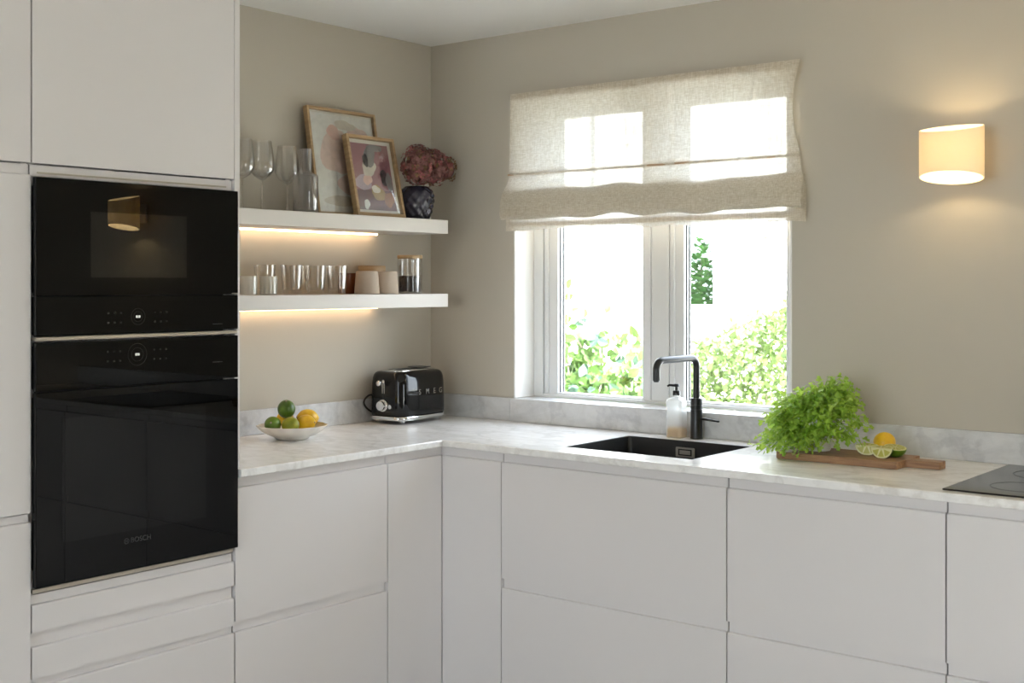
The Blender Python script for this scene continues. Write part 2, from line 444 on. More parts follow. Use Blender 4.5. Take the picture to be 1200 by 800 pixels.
# ------------------------------------------------------------------ cabinets
FD, DT = .565, .018       # front plane distance from wall, front thickness
def cabinet(label, loc, rz, width, fronts, rails, name='base_cabinet', cat='cabinet', group=None, ztop=.891, zbot=0, shelves=(), extra=None, fname=None):
    """local x along width, front towards -y. fronts: (z0,z1,kind); rails: (z0,z1)"""
    t = thing(name, label, cat, loc, rz, group)
    b = MB(); s = .016; yb = -.012; yf = -(FD-DT)+.0008; zbot = .1
    b.box(.001, s, yf, yb, zbot, ztop).box(width-s, width-.001, yf, yb, zbot, ztop).box(s, width-s, yb-.008, yb, zbot, ztop)
    for z in shelves: b.box(s, width-s, yf+.0205, yb-.008, z-.008, z+.008)
    b.build('carcass', M['carc'], t, smooth=False)
    for z0, z1 in rails: MB().box(.0015, width-.0015, -.5535, -.5465, z0-.001, z1-.0035).build('grip_rail', M['cab'], t, smooth=False)
    for z0, z1, kind in fronts:
        p = MB()
        # slab with a finger-grip lip along its upper edge
        th = DT
        prof = [(-FD, z0), (-FD, z1-.0035), (-FD+.001, z1-.001), (-FD+.0035, z1), (-FD+th, z1), (-FD+th, z0)]
        if kind == 'lower_lip':
            prof = [(-FD, z0), (-FD, z1), (-FD+th, z1), (-FD+th, z0+.001), (-FD+th-.001, z0), (-FD+.003, z0)]
        g = .0014
        R = Matrix(((0, 0, 1, 0), (1, 0, 0, 0), (0, 1, 0, 0), (0, 0, 0, 1)))
        p.prism(prof, g, width-g, R)
        p.build('door' if kind == 'door' or kind == 'lower_lip' else 'drawer', M['cab'], t, angle=25)
    pl = MB().box(.001, width-.001, -.50, -.485, .0005, .0995).build('plinth', M['cab'], t, smooth=False)
    return t
FR = [(.467, .861, 'drawer')]
def base_fronts(): return [(.495, .861, 'drawer'), (.102, .465, 'drawer')], [(.861, .8925), (.465, .495)]
fr, rl = base_fronts()
G = 'white base cabinets under the marble worktop'
cabinet('white two-drawer base cabinet under worktop, between oven tower and inner corner', (0, -1.412, 0), PI/2, .594, fr, rl, group=G, shelves=(.11,))
cabinet('wide white two-drawer base cabinet directly below the black sink', (.8165, 0, 0), 0, .798, fr, rl, group=G, shelves=(.11,))
cabinet('white two-drawer base cabinet below the herb pot and chopping board', (1.6155, 0, 0), 0, .602, fr, rl, group=G, shelves=(.11,))
cabinet('white two-drawer base cabinet directly below the induction hob, at right edge', (2.2185, 0, 0), 0, .600, fr, rl, group=G, shelves=(.11,))
cabinet('white two-drawer base cabinet beyond the hob, out of frame to the right', (2.8195, 0, 0), 0, .78, fr, rl, group=G, shelves=(.11,))
def corner_cabinet():
    t = thing('corner_cabinet', 'white corner cabinet with two narrow full-height doors meeting at inner corner', 'cabinet', (0, 0, 0), 0, G)
    b = MB(); f = FD-DT-.0008
    b.box(.012, .02, -.812, -.012, .1, .891).box(.02, .812, -.02, -.012, .1, .891)
    b.box(.02, f, -.815, -.80, .1, .891).box(.80, .813, -f, -.02, .1, .891)
    b.box(f-.02, .5535, -.8155, -.5535, .860, .889).box(f-.02, .8145, -.5535, -f+.02, .860, .889).box(.02, .55, -.8, -.02, .1, .116)
    b.build('carcass', M['cab'], t, smooth=False)
    th = DT; z0, z1 = .102, .861
    prof = [(-FD, z0), (-FD, z1-.0035), (-FD+.001, z1-.001), (-FD+.0035, z1), (-FD+th, z1), (-FD+th, z0)]
    R = Matrix(((0, 0, 1, 0), (1, 0, 0, 0), (0, 1, 0, 0), (0, 0, 0, 1)))
    MB().prism(prof, FD+.0025, .8145, R).build('door', M['cab'], t, angle=25)
    RZ = Matrix.Rotation(PI/2, 4, 'Z')
    MB().prism(prof, -.8155, -FD-.0005, RZ @ R).build('door', M['cab'], t, angle=25)
    MB().box(.485, .50, -.813, -.50, .0005, .0995).box(.50, .813, -.50, -.485, .0005, .0995).build('plinth', M['cab'], t, smooth=False)
corner_cabinet()
# oven tower
def tower():
    y0 = -2.0145; W = .6
    fr = [(1.708, 2.342, 'lower_lip'), (.595, .660, 'drawer'), (.485, .560, 'drawer'), (.102, .464, 'drawer')]
    rl = [(1.6785, 1.708), (.660, .6855), (.560, .595), (.464, .485)]
    t = cabinet('tall white oven tower with lift door above and three handleless drawers below', (0, y0, 0), PI/2, W, fr, rl, name='oven_tower', cat='cabinet', group='tall white cabinets', ztop=2.342, shelves=(.11, .676, 1.2835, 1.694))
    p = MB().box(W+.0005, W+.0185, -FD, -.012, .918, 2.342, .001)
    p.build('end_panel', M['cab'], t)
    # bright line where the niche edge shows under the oven and over the microwave
    MB().box(.004, W-.004, -.562, -(FD-DT)+.0002, .6865, .6955).build('niche_edge', M['rail'], t, smooth=False)
    MB().box(.02, W-.02, -.555, -.5538, 1.684, 1.688).build('niche_edge', M['rail'], t, smooth=False)
    tl = cabinet('tall white cabinet left of the black ovens, with upper, tall and lower doors', (0, y0-.6015, 0), PI/2, .6, [(1.708, 2.342, 'lower_lip'), (.880, 1.680, 'door'), (.102, .858, 'door')], [(1.680, 1.708), (.858, .880)], name='tall_cabinet', group='tall white cabinets', ztop=2.342, shelves=(.11, .87, 1.694))
tower()

def oven():
    y0, y1 = -2.0135, -1.4155; W = y1-y0
    RZ = Matrix.Rotation(PI/2, 4, 'Z')
    # ---- lower oven ; local x along the front, -y out
    t = thing('built_in_oven', 'large black glass built-in oven below the microwave in the tower', 'oven', (0, y0, 0), PI/2, 'black built-in ovens')
    MB().box(.022, W-.022, -.545, -.03, .6975, 1.272).build('body', M['seam'], t, smooth=False)
    d = MB().box(.0, W, -.582, -.5665, .702, 1.163, .0015).build('door', M['black_glass'], t)
    MB().box(.068, .490, -.5826, -.5822, .800, 1.098).build('window', M['oven_window'], d, smooth=False)
    # maker's mark, lower middle
    Mx = Matrix.Translation((.288, -.5828, .7755)) @ Matrix.Rotation(PI/2, 4, 'X')
    text_mesh('lettering', 'BOSCH', .0185, M['logo'], Mx, d, .0003, 1.0)
    e = MB()
    for r0, r1 in ((.0060, .0072),):
        e.lathe([(r0, 0), (r1, 0), (r1, .0006), (r0, .0006), (r0, 0)], 24)
    e.box(-.0028, -.0018, -.0035, .0035, 0, .0006).box(.0018, .0028, -.0035, .0035, 0, .0006).box(-.0018, .0018, -.0006, .0006, 0, .0006)
    e.bm.transform(Matrix.Translation((.246, -.5822, .7755)) @ Matrix.Rotation(PI/2, 4, 'X'))
    e.build('emblem', M['logo'], d)
    MB().box(.01, W-.01, -.5665, -.5465, .74, 1.15).build('door_liner', M['seam'], d, smooth=False)
    c = MB().box(.0, W, -.582, -.5665, 1.1665, 1.281, .0015).build('control_panel', M['black_glass'], t)
    MB().box(.01, W-.01, -.5665, -.5465, 1.17, 1.272).build('panel_back', M['seam'], c, smooth=False)
    def dial(px, pz, pr, par, bars):
        k = MB()
        k.lathe([(pr, 0), (pr+.0012, 0), (pr+.0012, .0005), (pr, .0005), (pr, 0)], 40)
        k.lathe([(pr*.62, 0), (pr*.62+.0008, 0), (pr*.62+.0008, .0005), (pr*.62, .0005), (pr*.62, 0)], 40)
        k.bm.transform(Matrix.Translation((px, -.5818, pz)) @ Matrix.Rotation(PI/2, 4, 'X'))
        k.build('touch_dial', M['dial_print'], par)
        q = MB()
        for (x0, x1) in bars: q.box(px+x0, px+x1, -.5826, -.5821, pz-.003, pz+.003)
        q.build('display', M['display'], par, smooth=False)
        for sx in (-.086, -.068, -.05, .05, .068, .086):
            for dz in (-.014, .01): MB().box(px+sx-.0025, px+sx+.0025, -.5826, -.5821, pz+dz-.002, pz+dz+.002).build('touch_symbol', M['dial_print'], par, smooth=False)
    dial(.278, 1.243, .027, c, ((-.0065, -.0025), (-.0015, .0012), (.0022, .0058)))
    MB().box(.512, .545, -.5826, -.5821, 1.211, 1.2125).build('printed_mark', M['logo'], c, smooth=False)
    # ---- microwave
    u = thing('built_in_microwave', 'black glass compact microwave oven above the larger oven, lamp reflected in it', 'microwave', (0, y0, 0), PI/2, 'black built-in ovens')
    MB().box(.022, W-.022, -.545, -.03, 1.2925, 1.66).build('body', M['seam'], u, smooth=False)
    d = MB().box(.0, W, -.582, -.5665, 1.3925, 1.674, .0015).build('door', M['black_glass'], u)
    MB().box(.145, .428, -.5826, -.5822, 1.437, 1.598).build('window', M['mw_window'], d, smooth=False)
    MB().box(.01, W-.01, -.5665, -.5465, 1.4, 1.655).build('door_liner', M['seam'], d, smooth=False)
    MB().box(W-.022, W-.002, -.5835, -.5822, 1.3945, 1.3965).build('release_tab', M['steel'], d, smooth=False)
    c = MB().box(.0, W, -.582, -.5665, 1.2985, 1.3915, .0015).build('control_panel', M['black_glass'], u)
    MB().box(.01, W-.01, -.5665, -.5465, 1.30, 1.39).build('panel_back', M['seam'], c, smooth=False)
    dial(.280, 1.3385, .020, c, ((-.0065, -.0012), (.001, .0062)))
    MB().box(.512, .545, -.5826, -.5821, 1.313, 1.3145).build('printed_mark', M['logo'], c, smooth=False)
    MB().box(.001, W-.001, -.5815, -.5468, 1.2855, 1.2945, .001).build('trim_strip', M['steel'], u)
    MB().box(.018, .035, -.5665, -.5555, 1.6745, 1.6768).build('top_clip', M['steel'], u, smooth=False)
oven()

# ------------------------------------------------------------------ worktop
CE = .592; ZT, ZB = .915, .8925
SX0, SX1, SY0, SY1 = .993, 1.453, -.476, -.108
def worktop():
    xs = [.0015, CE, SX0, SX1, 3.6]; ys = [-1.4125, -CE, SY0, SY1, -.0015]
    def inside(i, j):
        x = (xs[i]+xs[i+1])/2; y = (ys[j]+ys[j+1])/2
        if SX0 < x < SX1 and SY0 < y < SY1: return False
        return x < CE or y > -CE
    bm = bmesh.new(); V = {}
    def vv(i, j, z):
        k = (i, j, z)
        if k not in V: V[k] = bm.verts.new((xs[i], ys[j], z))
        return V[k]
    n, m_ = len(xs)-1, len(ys)-1
    for i in range(n):
        for j in range(m_):
            if not inside(i, j): continue
            bm.faces.new((vv(i, j, ZT), vv(i+1, j, ZT), vv(i+1, j+1, ZT), vv(i, j+1, ZT)))
            bm.faces.new((vv(i, j, ZB), vv(i, j+1, ZB), vv(i+1, j+1, ZB), vv(i+1, j, ZB)))
            for di, dj, a, b in ((-1, 0, (i, j+1), (i, j)), (1, 0, (i+1, j), (i+1, j+1)), (0, -1, (i, j), (i+1, j)), (0, 1, (i+1, j+1), (i, j+1))):
                p, q = i+di, j+dj
                if 0 <= p < n and 0 <= q < m_ and inside(p, q): continue
                bm.faces.new((vv(*a, ZT), vv(*a, ZB), vv(*b, ZB), vv(*b, ZT)))
    bmesh.ops.recalc_face_normals(bm, faces=bm.faces[:])
    ed = []
    for e in bm.edges:
        if len(e.link_faces) == 2 and e.calc_face_angle() > 1 and abs(e.verts[0].co.z-e.verts[1].co.z) < 1e-6:
            c = (e.verts[0].co+e.verts[1].co)/2
            if (abs(c.y+CE) < .01 and c.x > CE-.01) or (abs(c.x-CE) < .01 and c.y < -CE+.01): ed.append(e)
    bmesh.ops.bevel(bm, geom=ed, offset=.004, segments=3, affect='EDGES', profile=.5)
    w = MB(); w.bm.free(); w.bm = bm
    o = w.build('worktop', M['marble'], None, angle=50)
    tag(o, 'long L-shaped white marble worktop running under the window and into the corner', 'worktop')
worktop()
UT = .012
def upstands():
    g = 'marble upstands behind the worktop'
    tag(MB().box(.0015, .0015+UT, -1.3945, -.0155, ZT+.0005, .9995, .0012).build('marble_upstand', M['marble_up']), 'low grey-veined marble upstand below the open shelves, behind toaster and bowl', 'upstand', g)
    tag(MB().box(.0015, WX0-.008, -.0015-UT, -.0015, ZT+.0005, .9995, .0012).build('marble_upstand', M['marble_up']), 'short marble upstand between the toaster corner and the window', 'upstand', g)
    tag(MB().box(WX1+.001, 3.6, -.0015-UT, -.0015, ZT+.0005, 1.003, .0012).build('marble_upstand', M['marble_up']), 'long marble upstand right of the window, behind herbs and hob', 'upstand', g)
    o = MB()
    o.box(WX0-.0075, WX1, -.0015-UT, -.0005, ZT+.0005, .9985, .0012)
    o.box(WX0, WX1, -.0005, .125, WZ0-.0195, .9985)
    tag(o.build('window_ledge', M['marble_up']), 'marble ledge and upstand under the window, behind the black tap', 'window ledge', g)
upstands()

# sink, tap, soap, hob
def sink():
    t = thing('kitchen_sink', 'black rectangular sink let into the marble worktop below the window', 'sink', ((SX0+SX1)/2, (SY0+SY1)/2, ZT-.2))
    hx, hy = (SX1-SX0)/2-.0006, (SY1-SY0)/2-.0006
    def ring(a, b, z, r=.018): return [(x, y, z) for x, y in rrect(2*a, 2*b, r, 5)]
    b = MB()
    b.loft([ring(hx, hy, .1995, .004), ring(hx-.005, hy-.005, .1992, .006), ring(hx-.006, hy-.006, .19, .012), ring(hx-.014, hy-.014, .03), ring(hx-.03, hy-.03, .008), ring(.06, .06, .004)], cap=False)
    b.faces([(x, y, .004) for x, y in rrect(.12, .12, .018, 5)], [list(range(24))])
    b.loft([ring(hx, hy, .1995, .004), ring(hx, hy, 0, .01)], cap=False)
    b.build('bowl', M['sink'], t, angle=60)
    MB().lathe([(0, .006), (.03, .006), (.036, .0075), (.04, .0055), (.04, .005)], 28).build('drain', M['steel'], t)
    # overflow plate on the rear wall
    o = MB()
    cx = 1.219-(SX0+SX1)/2; yy = hy-.0105; cz = .878-(ZT-.2)
    Mx = Matrix.Translation((cx, yy, cz)) @ Matrix.Rotation(PI/2, 4, 'X')
    o.prism(rrect(.070, .032, .003, 3), 0, .003, Mx, .0006)
    ov = o.build('overflow_plate', M['plate'], t)
    k = MB(); k.box(cx-.025, cx+.025, yy-.0036, yy-.0031, cz-.0105, cz+.0105).build('slot', M['seam'], ov, smooth=False)
    MB().box(cx-.02, cx+.02, yy-.0044, yy-.0037, cz-.0065, cz+.0065).build('cover', M['plate'], ov, smooth=False)
sink()
def tap():
    t = thing('kitchen_tap', 'matte black kitchen tap with square arched spout behind the sink', 'tap', (1.216, -.044, ZT))
    MB().lathe([(0, .0005), (.0205, .0005), (.021, .002), (.0205, .004), (.0195, .006), (.0195, .095), (.0183, .0955), (.0183, .098), (.0195, .0985), (.0195, .108), (.0183, .1085), (.0183, .111), (.0197, .1115), (.0197, .131), (.018, .133), (.0, .133)], 40).build('body', M['matte_black'], t)
    pts = [(0, 0, .13), (0, 0, .235)]
    R = .03
    for k in range(1, 9):
        a = PI/2*k/8; pts.append((0, -R+R*math.cos(a), .235+R*math.sin(a)))
    L = .222
    pts.append((0, -L+R, .265))
    for k in range(1, 9):
        a = PI/2*k/8; pts.append((0, -L+R-R*math.sin(a), .265-R+R*math.cos(a)))
    pts.append((0, -L, .202))
    Mx = Matrix.Rotation(math.radians(-4), 4, 'Z')
    sp = MB().tube(pts, .0112, 20, Mx)
    sp.tube([(0, -L, .2035), (0, -L, .198)], .0085, 16, Mx)
    sp.build('spout', M['matte_black'], t)
    MB().tube([(.0185, 0, .066), (.03, 0, .066), (.085, -.004, .062)], [.0045, .0042, .0032], 12).build('lever', M['matte_black'], t)
tap()
def soap():
    t = thing('soap_dispenser', 'clear pump bottle with a little amber soap left of the black tap', 'soap dispenser', (1.146, -.054, ZT+.0005), .1)
    def ring(w, z, r): return [(x, y, z) for x, y in rrect(w, w, r, 5)]
    MB().loft([ring(.050, 0, .01), ring(.056, .0015, .013), ring(.057, .004, .013), ring(.057, .118, .013), ring(.054, .126, .016), ring(.036, .131, .012), ring(.022, .134, .0105), ring(.022, .138, .0105)]).build('bottle', M['soap_bottle'], t, angle=60)
    MB().loft([ring(.046, .003, .01), ring(.052, .006, .012), ring(.052, .034, .012)]).build('soap', M['amber'], t, angle=60)
    p = MB().lathe([(0, .1385), (.0125, .1385), (.0125, .152), (.011, .154), (.0045, .154), (.0045, .166), (.0095, .167), (.0095, .173), (.007, .176), (0, .176)], 24)
    p.tube([(0, 0, .170), (-.020, -.012, .172), (-.026, -.0155, .168)], [.0045, .004, .0032], 10)
    p.build('pump', M['matte_black'], t)
soap()
def hob():
    t = thing('induction_hob', 'black glass induction hob set on the marble at right edge', 'hob', (2.205, -.556, ZT+.0003))
    MB().box(0, .59, 0, .52, 0, .0045, .0015).build('glass_plate', M['hob'], t)
    for x, y, r in ((.15, .14, .075), (.15, .38, .09), (.44, .14, .09), (.44, .38, .075)):
        MB().lathe([(r, .0047), (r+.0015, .0047), (r+.0015, .005), (r, .005), (r, .0047)], 48, (x, y, 0)).build('cooking_zone', M['dial_print'], t)
hob()

# ------------------------------------------------------------------ shelves
SD = .23; SYL, SYR = -1.3935, -.157
def shelf(z0, z1, label):
    t = thing('wall_shelf', label, 'shelf', (0, SYL, z0), 0, 'white floating shelves')
    L = SYR-SYL
    MB().box(.0015, SD, 0, L, 0, z1-z0, .0015).build('board', M['shelfmat'], t)
    MB().box(.018, .028, .004, L-.165, -.0062, -.0004).build('led_strip', M['led'], t, smooth=False)
shelf(1.607, 1.657, 'upper white floating shelf carrying wine glasses, framed prints and a vase')
shelf(1.337, 1.3855, 'lower white floating shelf carrying tumblers, cups and storage jars')

# upper shelf items
ZS = 1.6575
def wine_glasses():
    t = thing('wine_glass', 'clear stemmed wine glass half hidden by the oven tower', 'wine glass', (.13, -1.035, ZS), 0, 'wine glasses on the upper shelf')
    out = [(.0035, .10), (.012, .104), (.026, .114), (.0375, .130), (.0405, .142), (.0395, .165), (.035, .2), (.031, .228)]
    bowl = out + [(r-.0012, z) for r, z in out[::-1][:-2]] + [(.0, .1085)]
    MB().lathe(bowl, 36).build('bowl', M['glass'], t)
    MB().lathe([(.0045, .006), (.0034, .02), (.0032, .085), (.0035, .1)], 14).build('stem', M['glass_thick'], t)
    MB().lathe([(0, 0), (.036, 0), (.0365, .0012), (.02, .0035), (.0045, .006)], 32).build('foot', M['glass_thick'], t)
    dup(t, (.13, -.954, ZS), 0, 'middle clear stemmed wine glass on the upper shelf, whole bowl visible')
    dup(t, (.075, -.800, ZS), 0, 'clear stemmed wine glass partly behind the carafe on the upper shelf')
wine_glasses()
def carafe():
    t = thing('carafe', 'smoky glass carafe with narrow neck beside the large framed print', 'carafe', (.165, -.797, ZS))
    out = [(0, .0005), (.040, .0005), (.042, .004), (.042, .118), (.041, .124), (.036, .1285), (.026, .131), (.0215, .136), (.0205, .145), (.0205, .21), (.0215, .213)]
    inn = [(.0195, .213), (.0188, .145), (.0188, .137), (.024, .128), (.0385, .121), (.0395, .116), (.0395, .008), (0, .007)]
    MB().lathe(out+inn, 40).build('body', M['carafe'], t)
carafe()
def frame(name, label, yl, w, h, xb, xt, art, mount, fw=.011, depth=.02):
    """leaning frame; local x along +Y world, z up the frame, -y to the room"""
    lean = math.atan2(xb-xt, h)
    t = thing(name, label, 'framed print', (xb, yl, ZS+.0005), 0, 'framed prints leaning on the upper shelf')
    t.rotation_euler = (Matrix.Rotation(PI/2, 4, 'Z') @ Matrix.Rotation(-lean, 4, 'X')).to_euler()
    # after the turn: local -y is +x (room)
    f = MB()
    f.box(0, fw, -depth, 0, 0, h, .001).box(w-fw, w, -depth, 0, 0, h, .001).box(fw, w-fw, -depth, 0, h-fw, h, .001).box(fw, w-fw, -depth, 0, 0, fw, .001)
    f.box(fw, w-fw, -.004, -.001, fw, h-fw)
    f.build('frame', M['oak'], t)
    p = MB(); p.box(fw-.001, w-fw+.001, -.0085, -.0065, fw-.001, h-fw+.001)
    pr = p.build('print', M[mount], t, smooth=False)
    for k, (mk, poly) in enumerate(art):
        b = MB()
        y = -.0088 - .00025*k
        pts = [(fw+(w-2*fw)*x, y, fw+(h-2*fw)*z) for x, z in poly]
        b.faces(pts, [list(range(len(pts)))]).build('printed_shape', M[mk], pr, smooth=False)
    MB().box(fw-.001, w-fw+.001, -depth+.005, -depth+.0065, fw-.001, h-fw+.001).build('glazing', M['pane'], t, smooth=False)
    return t
def blob(cx, cz, rx, rz, seed=0, n=28, w=.12):
    rnd = random.Random(seed); ph = [rnd.uniform(0, 6.28) for _ in range(3)]
    out = []
    for k in range(n):
        a = 2*PI*k/n; q = 1+w*math.sin(2*a+ph[0])+w*.6*math.sin(3*a+ph[1])+w*.4*math.sin(5*a+ph[2])
        out.append((cx+rx*q*math.cos(a), cz+rz*q*math.sin(a)))
    return [(min(max(x, .0), 1), min(max(z, 0), 1)) for x, z in out]
rect = lambda a, b, c, d: [(a, c), (b, c), (b, d), (a, d)]
art1 = [('art_white', rect(.02, .98, .02, .98)), ('art_pink', blob(.40, .60, .24, .24, 3)), ('art_rose', blob(.36, .80, .10, .07, 5)), ('art_pink', blob(.74, .76, .16, .14, 7)),
        ('art_cream', blob(.55, .88, .16, .05, 9)), ('art_pink', blob(.62, .28, .26, .12, 11)), ('art_cream', blob(.35, .12, .2, .06, 13))]
frame('framed_print', 'larger pale pink abstract print in thin oak frame, leaning against the wall', -.684, .332, .385, .085, .022, art1, 'paper', .010, .022)
art2 = [('art_mauve', rect(.07, .93, .05, .95)), ('art_plum', rect(.07, .93, .05, .32)), ('art_lilac', blob(.25, .42, .17, .12, 21)), ('art_cream', blob(.42, .62, .16, .12, 22)), ('art_grey', blob(.47, .78, .13, .14, 23)),
        ('art_dark', blob(.36, .72, .07, .08, 24)), ('art_grey', blob(.62, .9, .16, .05, 25)), ('art_dark', blob(.74, .50, .09, .10, 26)), ('art_grey', blob(.84, .44, .08, .12, 27)),
        ('art_rose', blob(.34, .45, .1, .07, 28)), ('art_gold', blob(.55, .28, .16, .1, 29)), ('art_cream', blob(.5, .33, .1, .05, 30)), ('art_rust', blob(.78, .2, .12, .1, 31)), ('art_white', blob(.24, .12, .06, .07, 32)), ('art_plum', blob(.5, .1, .12, .05, 33))]
frame('framed_print', 'smaller mauve floral collage print in oak frame, in front of the larger print', -.548, .240, .296, .137, .072, art2, 'paper', .0115, .024)

def vase():
    t = thing('vase', 'dark dimpled ceramic vase at the right end of the upper shelf', 'vase', (.138, -.230, ZS))
    def dim(a, z):
        row = math.floor(z/.02)
        return 1+.055*math.cos(12*a+(row % 2)*PI)*math.sin(PI*(z % .02)/.02)
    prof = [(0, .0005), (.044, .0005), (.048, .004)]
    for k in range(1, 37):
        z = .004+.118*k/36; u = z/.122
        r = .048+.017*math.sin(PI/2*min(u/.72, 1)) if u < .72 else .065-.021*((u-.72)/.28)**2
        prof.append((r, z))
    prof += [(.042, .1235), (.039, .123), (.038, .115), (.042, .03), (0, .02)]
    MB().lathe(prof, 72, wob=lambda a, z: dim(a, z) if .01 < z < .115 else 1).build('body', M['vase'], t, angle=70)
vase()
def florets(mb, c, rad, n, seed, size=.010):
    rnd = random.Random(seed)
    for k in range(n):
        z = rnd.uniform(-1, 1); a = rnd.uniform(0, 2*PI); s = math.sqrt(1-z*z)
        d = Vector((s*math.cos(a), s*math.sin(a), z))
        p = Vector(c) + Vector((d.x*rad[0], d.y*rad[1], d.z*rad[2]))*rnd.uniform(.78, 1.08)
        u = d.cross(Vector((rnd.uniform(-1, 1), rnd.uniform(-1, 1), rnd.uniform(-1, 1)))).normalized(); v = d.cross(u)
        sz = size*rnd.uniform(.7, 1.3)
        for q in range(4):
            b = PI/2*q+rnd.uniform(-.2, .2); e = u*math.cos(b)+v*math.sin(b); f = d.cross(e)
            l = sz*rnd.uniform(.8, 1.1); cup = rnd.uniform(.1, .7)
            P = [p, p+e*l*.6+f*l*.42+d*l*.2*cup, p+e*l+d*l*.55*cup, p+e*l*.6-f*l*.42+d*l*.2*cup]
            mb.faces(P, [(0, 1, 2, 3)])
    return mb
def hydrangeas():
    g = 'dried hydrangeas in the vase'
    def head(label, base, c, rad, n, seed, mats, size=.013):
        t = thing('dried_hydrangea', label, 'dried flower', base, 0, g)
        c = Vector(c)-Vector(base)
        f = florets(MB(), c, rad, n, seed, size); f.mi = 1; florets(f, c, [r*1.01 for r in rad], n//3, seed+50, size)
        f.mi = 2; florets(f, c, [r*1.0 for r in rad], n//4, seed+80, size)
        f.build('flower_head', [M[mats[0]], M[mats[1]], M['petal_ochre']], t)
        core = MB().sphere(c, 1, rad[0]*.72, rad[1]*.72, rad[2]*.72, 14, 9); core.build('seed_core', M['petal'], t)
        MB().tube([(0, 0, 0), c*.5+Vector((0, 0, .01)), c], .0028, 8).build('stem', M['twig'], t)
    b = ZS+.085
    head('large dusky red dried hydrangea head at the left of the vase', (.146, -.240, b), (.172, -.258, 1.857), (.058, .062, .070), 200, 1, ('petal', 'petal_pink'))
    head('dusky pink dried hydrangea head in the middle of the vase', (.140, -.220, b), (.150, -.150, 1.858), (.058, .046, .066), 150, 2, ('petal', 'petal_pink'))
    head('small ochre dried hydrangea sprig leaning out right over the vase rim', (.138, -.205, b), (.142, -.064, 1.856), (.040, .036, .048), 60, 3, ('petal_ochre', 'petal_pink'), .0095)
hydrangeas()

# lower shelf items
ZL = 1.386
def lower_items():
    g = 'clear tumblers on the lower shelf'
    t = thing('tumbler', 'thick clear tumbler leftmost of the row, behind the frosted votive glass', 'tumbler', (.095, -.912, ZL), 0, g)
    out = [(0, .0005), (.026, .0005), (.0285, .004), (.031, .02), (.0345, .06), (.0365, .098)]
    inn = [(.0345, .0985), (.0325, .06), (.0285, .026), (.022, .016), (0, .0135)]
    MB().lathe(out+inn, 12 if False else 36, wob=lambda a, z: 1+.012*math.cos(10*a)).build('body', M['glass_thick'], t)
    dup(t, (.13, -.828, ZL), .2, 'thick clear tumbler second in the row, right of the frosted votive')
    dup(t, (.046, -.715, ZL), .5, 'thick clear tumbler set back against the wall, seen between two front tumblers')
    dup(t, (.13, -.722, ZL), .1, 'thick clear tumbler second from the upturned cups')
    dup(t, (.13, -.622, ZL), .35, 'thick clear tumbler nearest the upturned stoneware cups')
    g = 'small frosted votive glasses'
    t = thing('votive_glass', 'small frosted votive glass at far left of the lower shelf', 'votive glass', (.16, -1.035, ZL), 0, g)
    MB().lathe([(0, .0005), (.024, .0005), (.027, .003), (.0275, .055), (.0285, .06), (.0265, .06), (.025, .055), (.0245, .008), (0, .007)], 32, wob=lambda a, z: 1+.02*math.cos(16*a)).build('body', M['frosted'], t)
    dup(t, (.16, -.952, ZL), .1, 'small frosted votive glass in front of the leftmost tumbler')
    t = thing('highball_glass', 'tall narrow clear glass at lower shelf end, almost hidden by the oven tower', 'glass', (.10, -1.075, ZL))
    MB().lathe([(0, .0005), (.025, .0005), (.027, .004), (.027, .15), (.0258, .15), (.0255, .012), (0, .01)], 32).build('body', M['glass'], t)
    g = 'upturned stoneware cups'
    t = thing('stoneware_cup', 'upturned grey-beige stoneware cup beside the tumblers', 'cup', (.155, -.502, ZL), 0, g)
    MB().lathe([(.043, .0005), (.0445, .002), (.039, .076), (.037, .0795), (.034, .0805), (0, .0805)], 40).lathe([(.043, .0005), (.041, .0005), (.036, .075), (0, .076)], 40).build('body', M['cup'], t)
    dup(t, (.158, -.409, ZL), .3, 'upturned grey-beige stoneware cup beside the coffee jar')
    t = thing('brown_cup', 'small brown glass cup behind the first upturned cup', 'cup', (.07, -.515, ZL))
    MB().lathe([(0, .0005), (.03, .0005), (.032, .004), (.034, .074), (.032, .074), (.030, .008), (0, .007)], 32).build('body', M['brown_cup'], t)
    t = thing('storage_jar', 'short glass jar with wooden lid behind the upturned cups', 'jar', (.053, -.376, ZL))
    MB().lathe([(0, .0005), (.046, .0005), (.048, .004), (.048, .078), (.046, .078), (.0455, .006), (0, .005)], 36).build('body', M['glass_thick'], t)
    MB().lathe([(0, .0785), (.049, .0785), (.05, .08), (.05, .1), (.049, .1015), (0, .1015)], 36).build('lid', M['oak'], t)
    t = thing('coffee_jar', 'tall glass jar half full of dark coffee with wooden lid, right end of shelf', 'jar', (.135, -.262, ZL))
    MB().lathe([(0, .0005), (.043, .0005), (.0455, .004), (.0455, .128), (.0435, .128), (.043, .007), (0, .006)], 40).build('body', M['glass'], t)
    MB().lathe([(0, .0075), (.0425, .0075), (.0425, .062), (.03, .066), (0, .064)], 32).build('coffee', M['coffee'], t)
    MB().lathe([(0, .1283), (.0455, .1283), (.0465, .130), (.0465, .1395), (.0455, .141), (0, .141)], 40).build('lid', M['cork'], t)
lower_items()

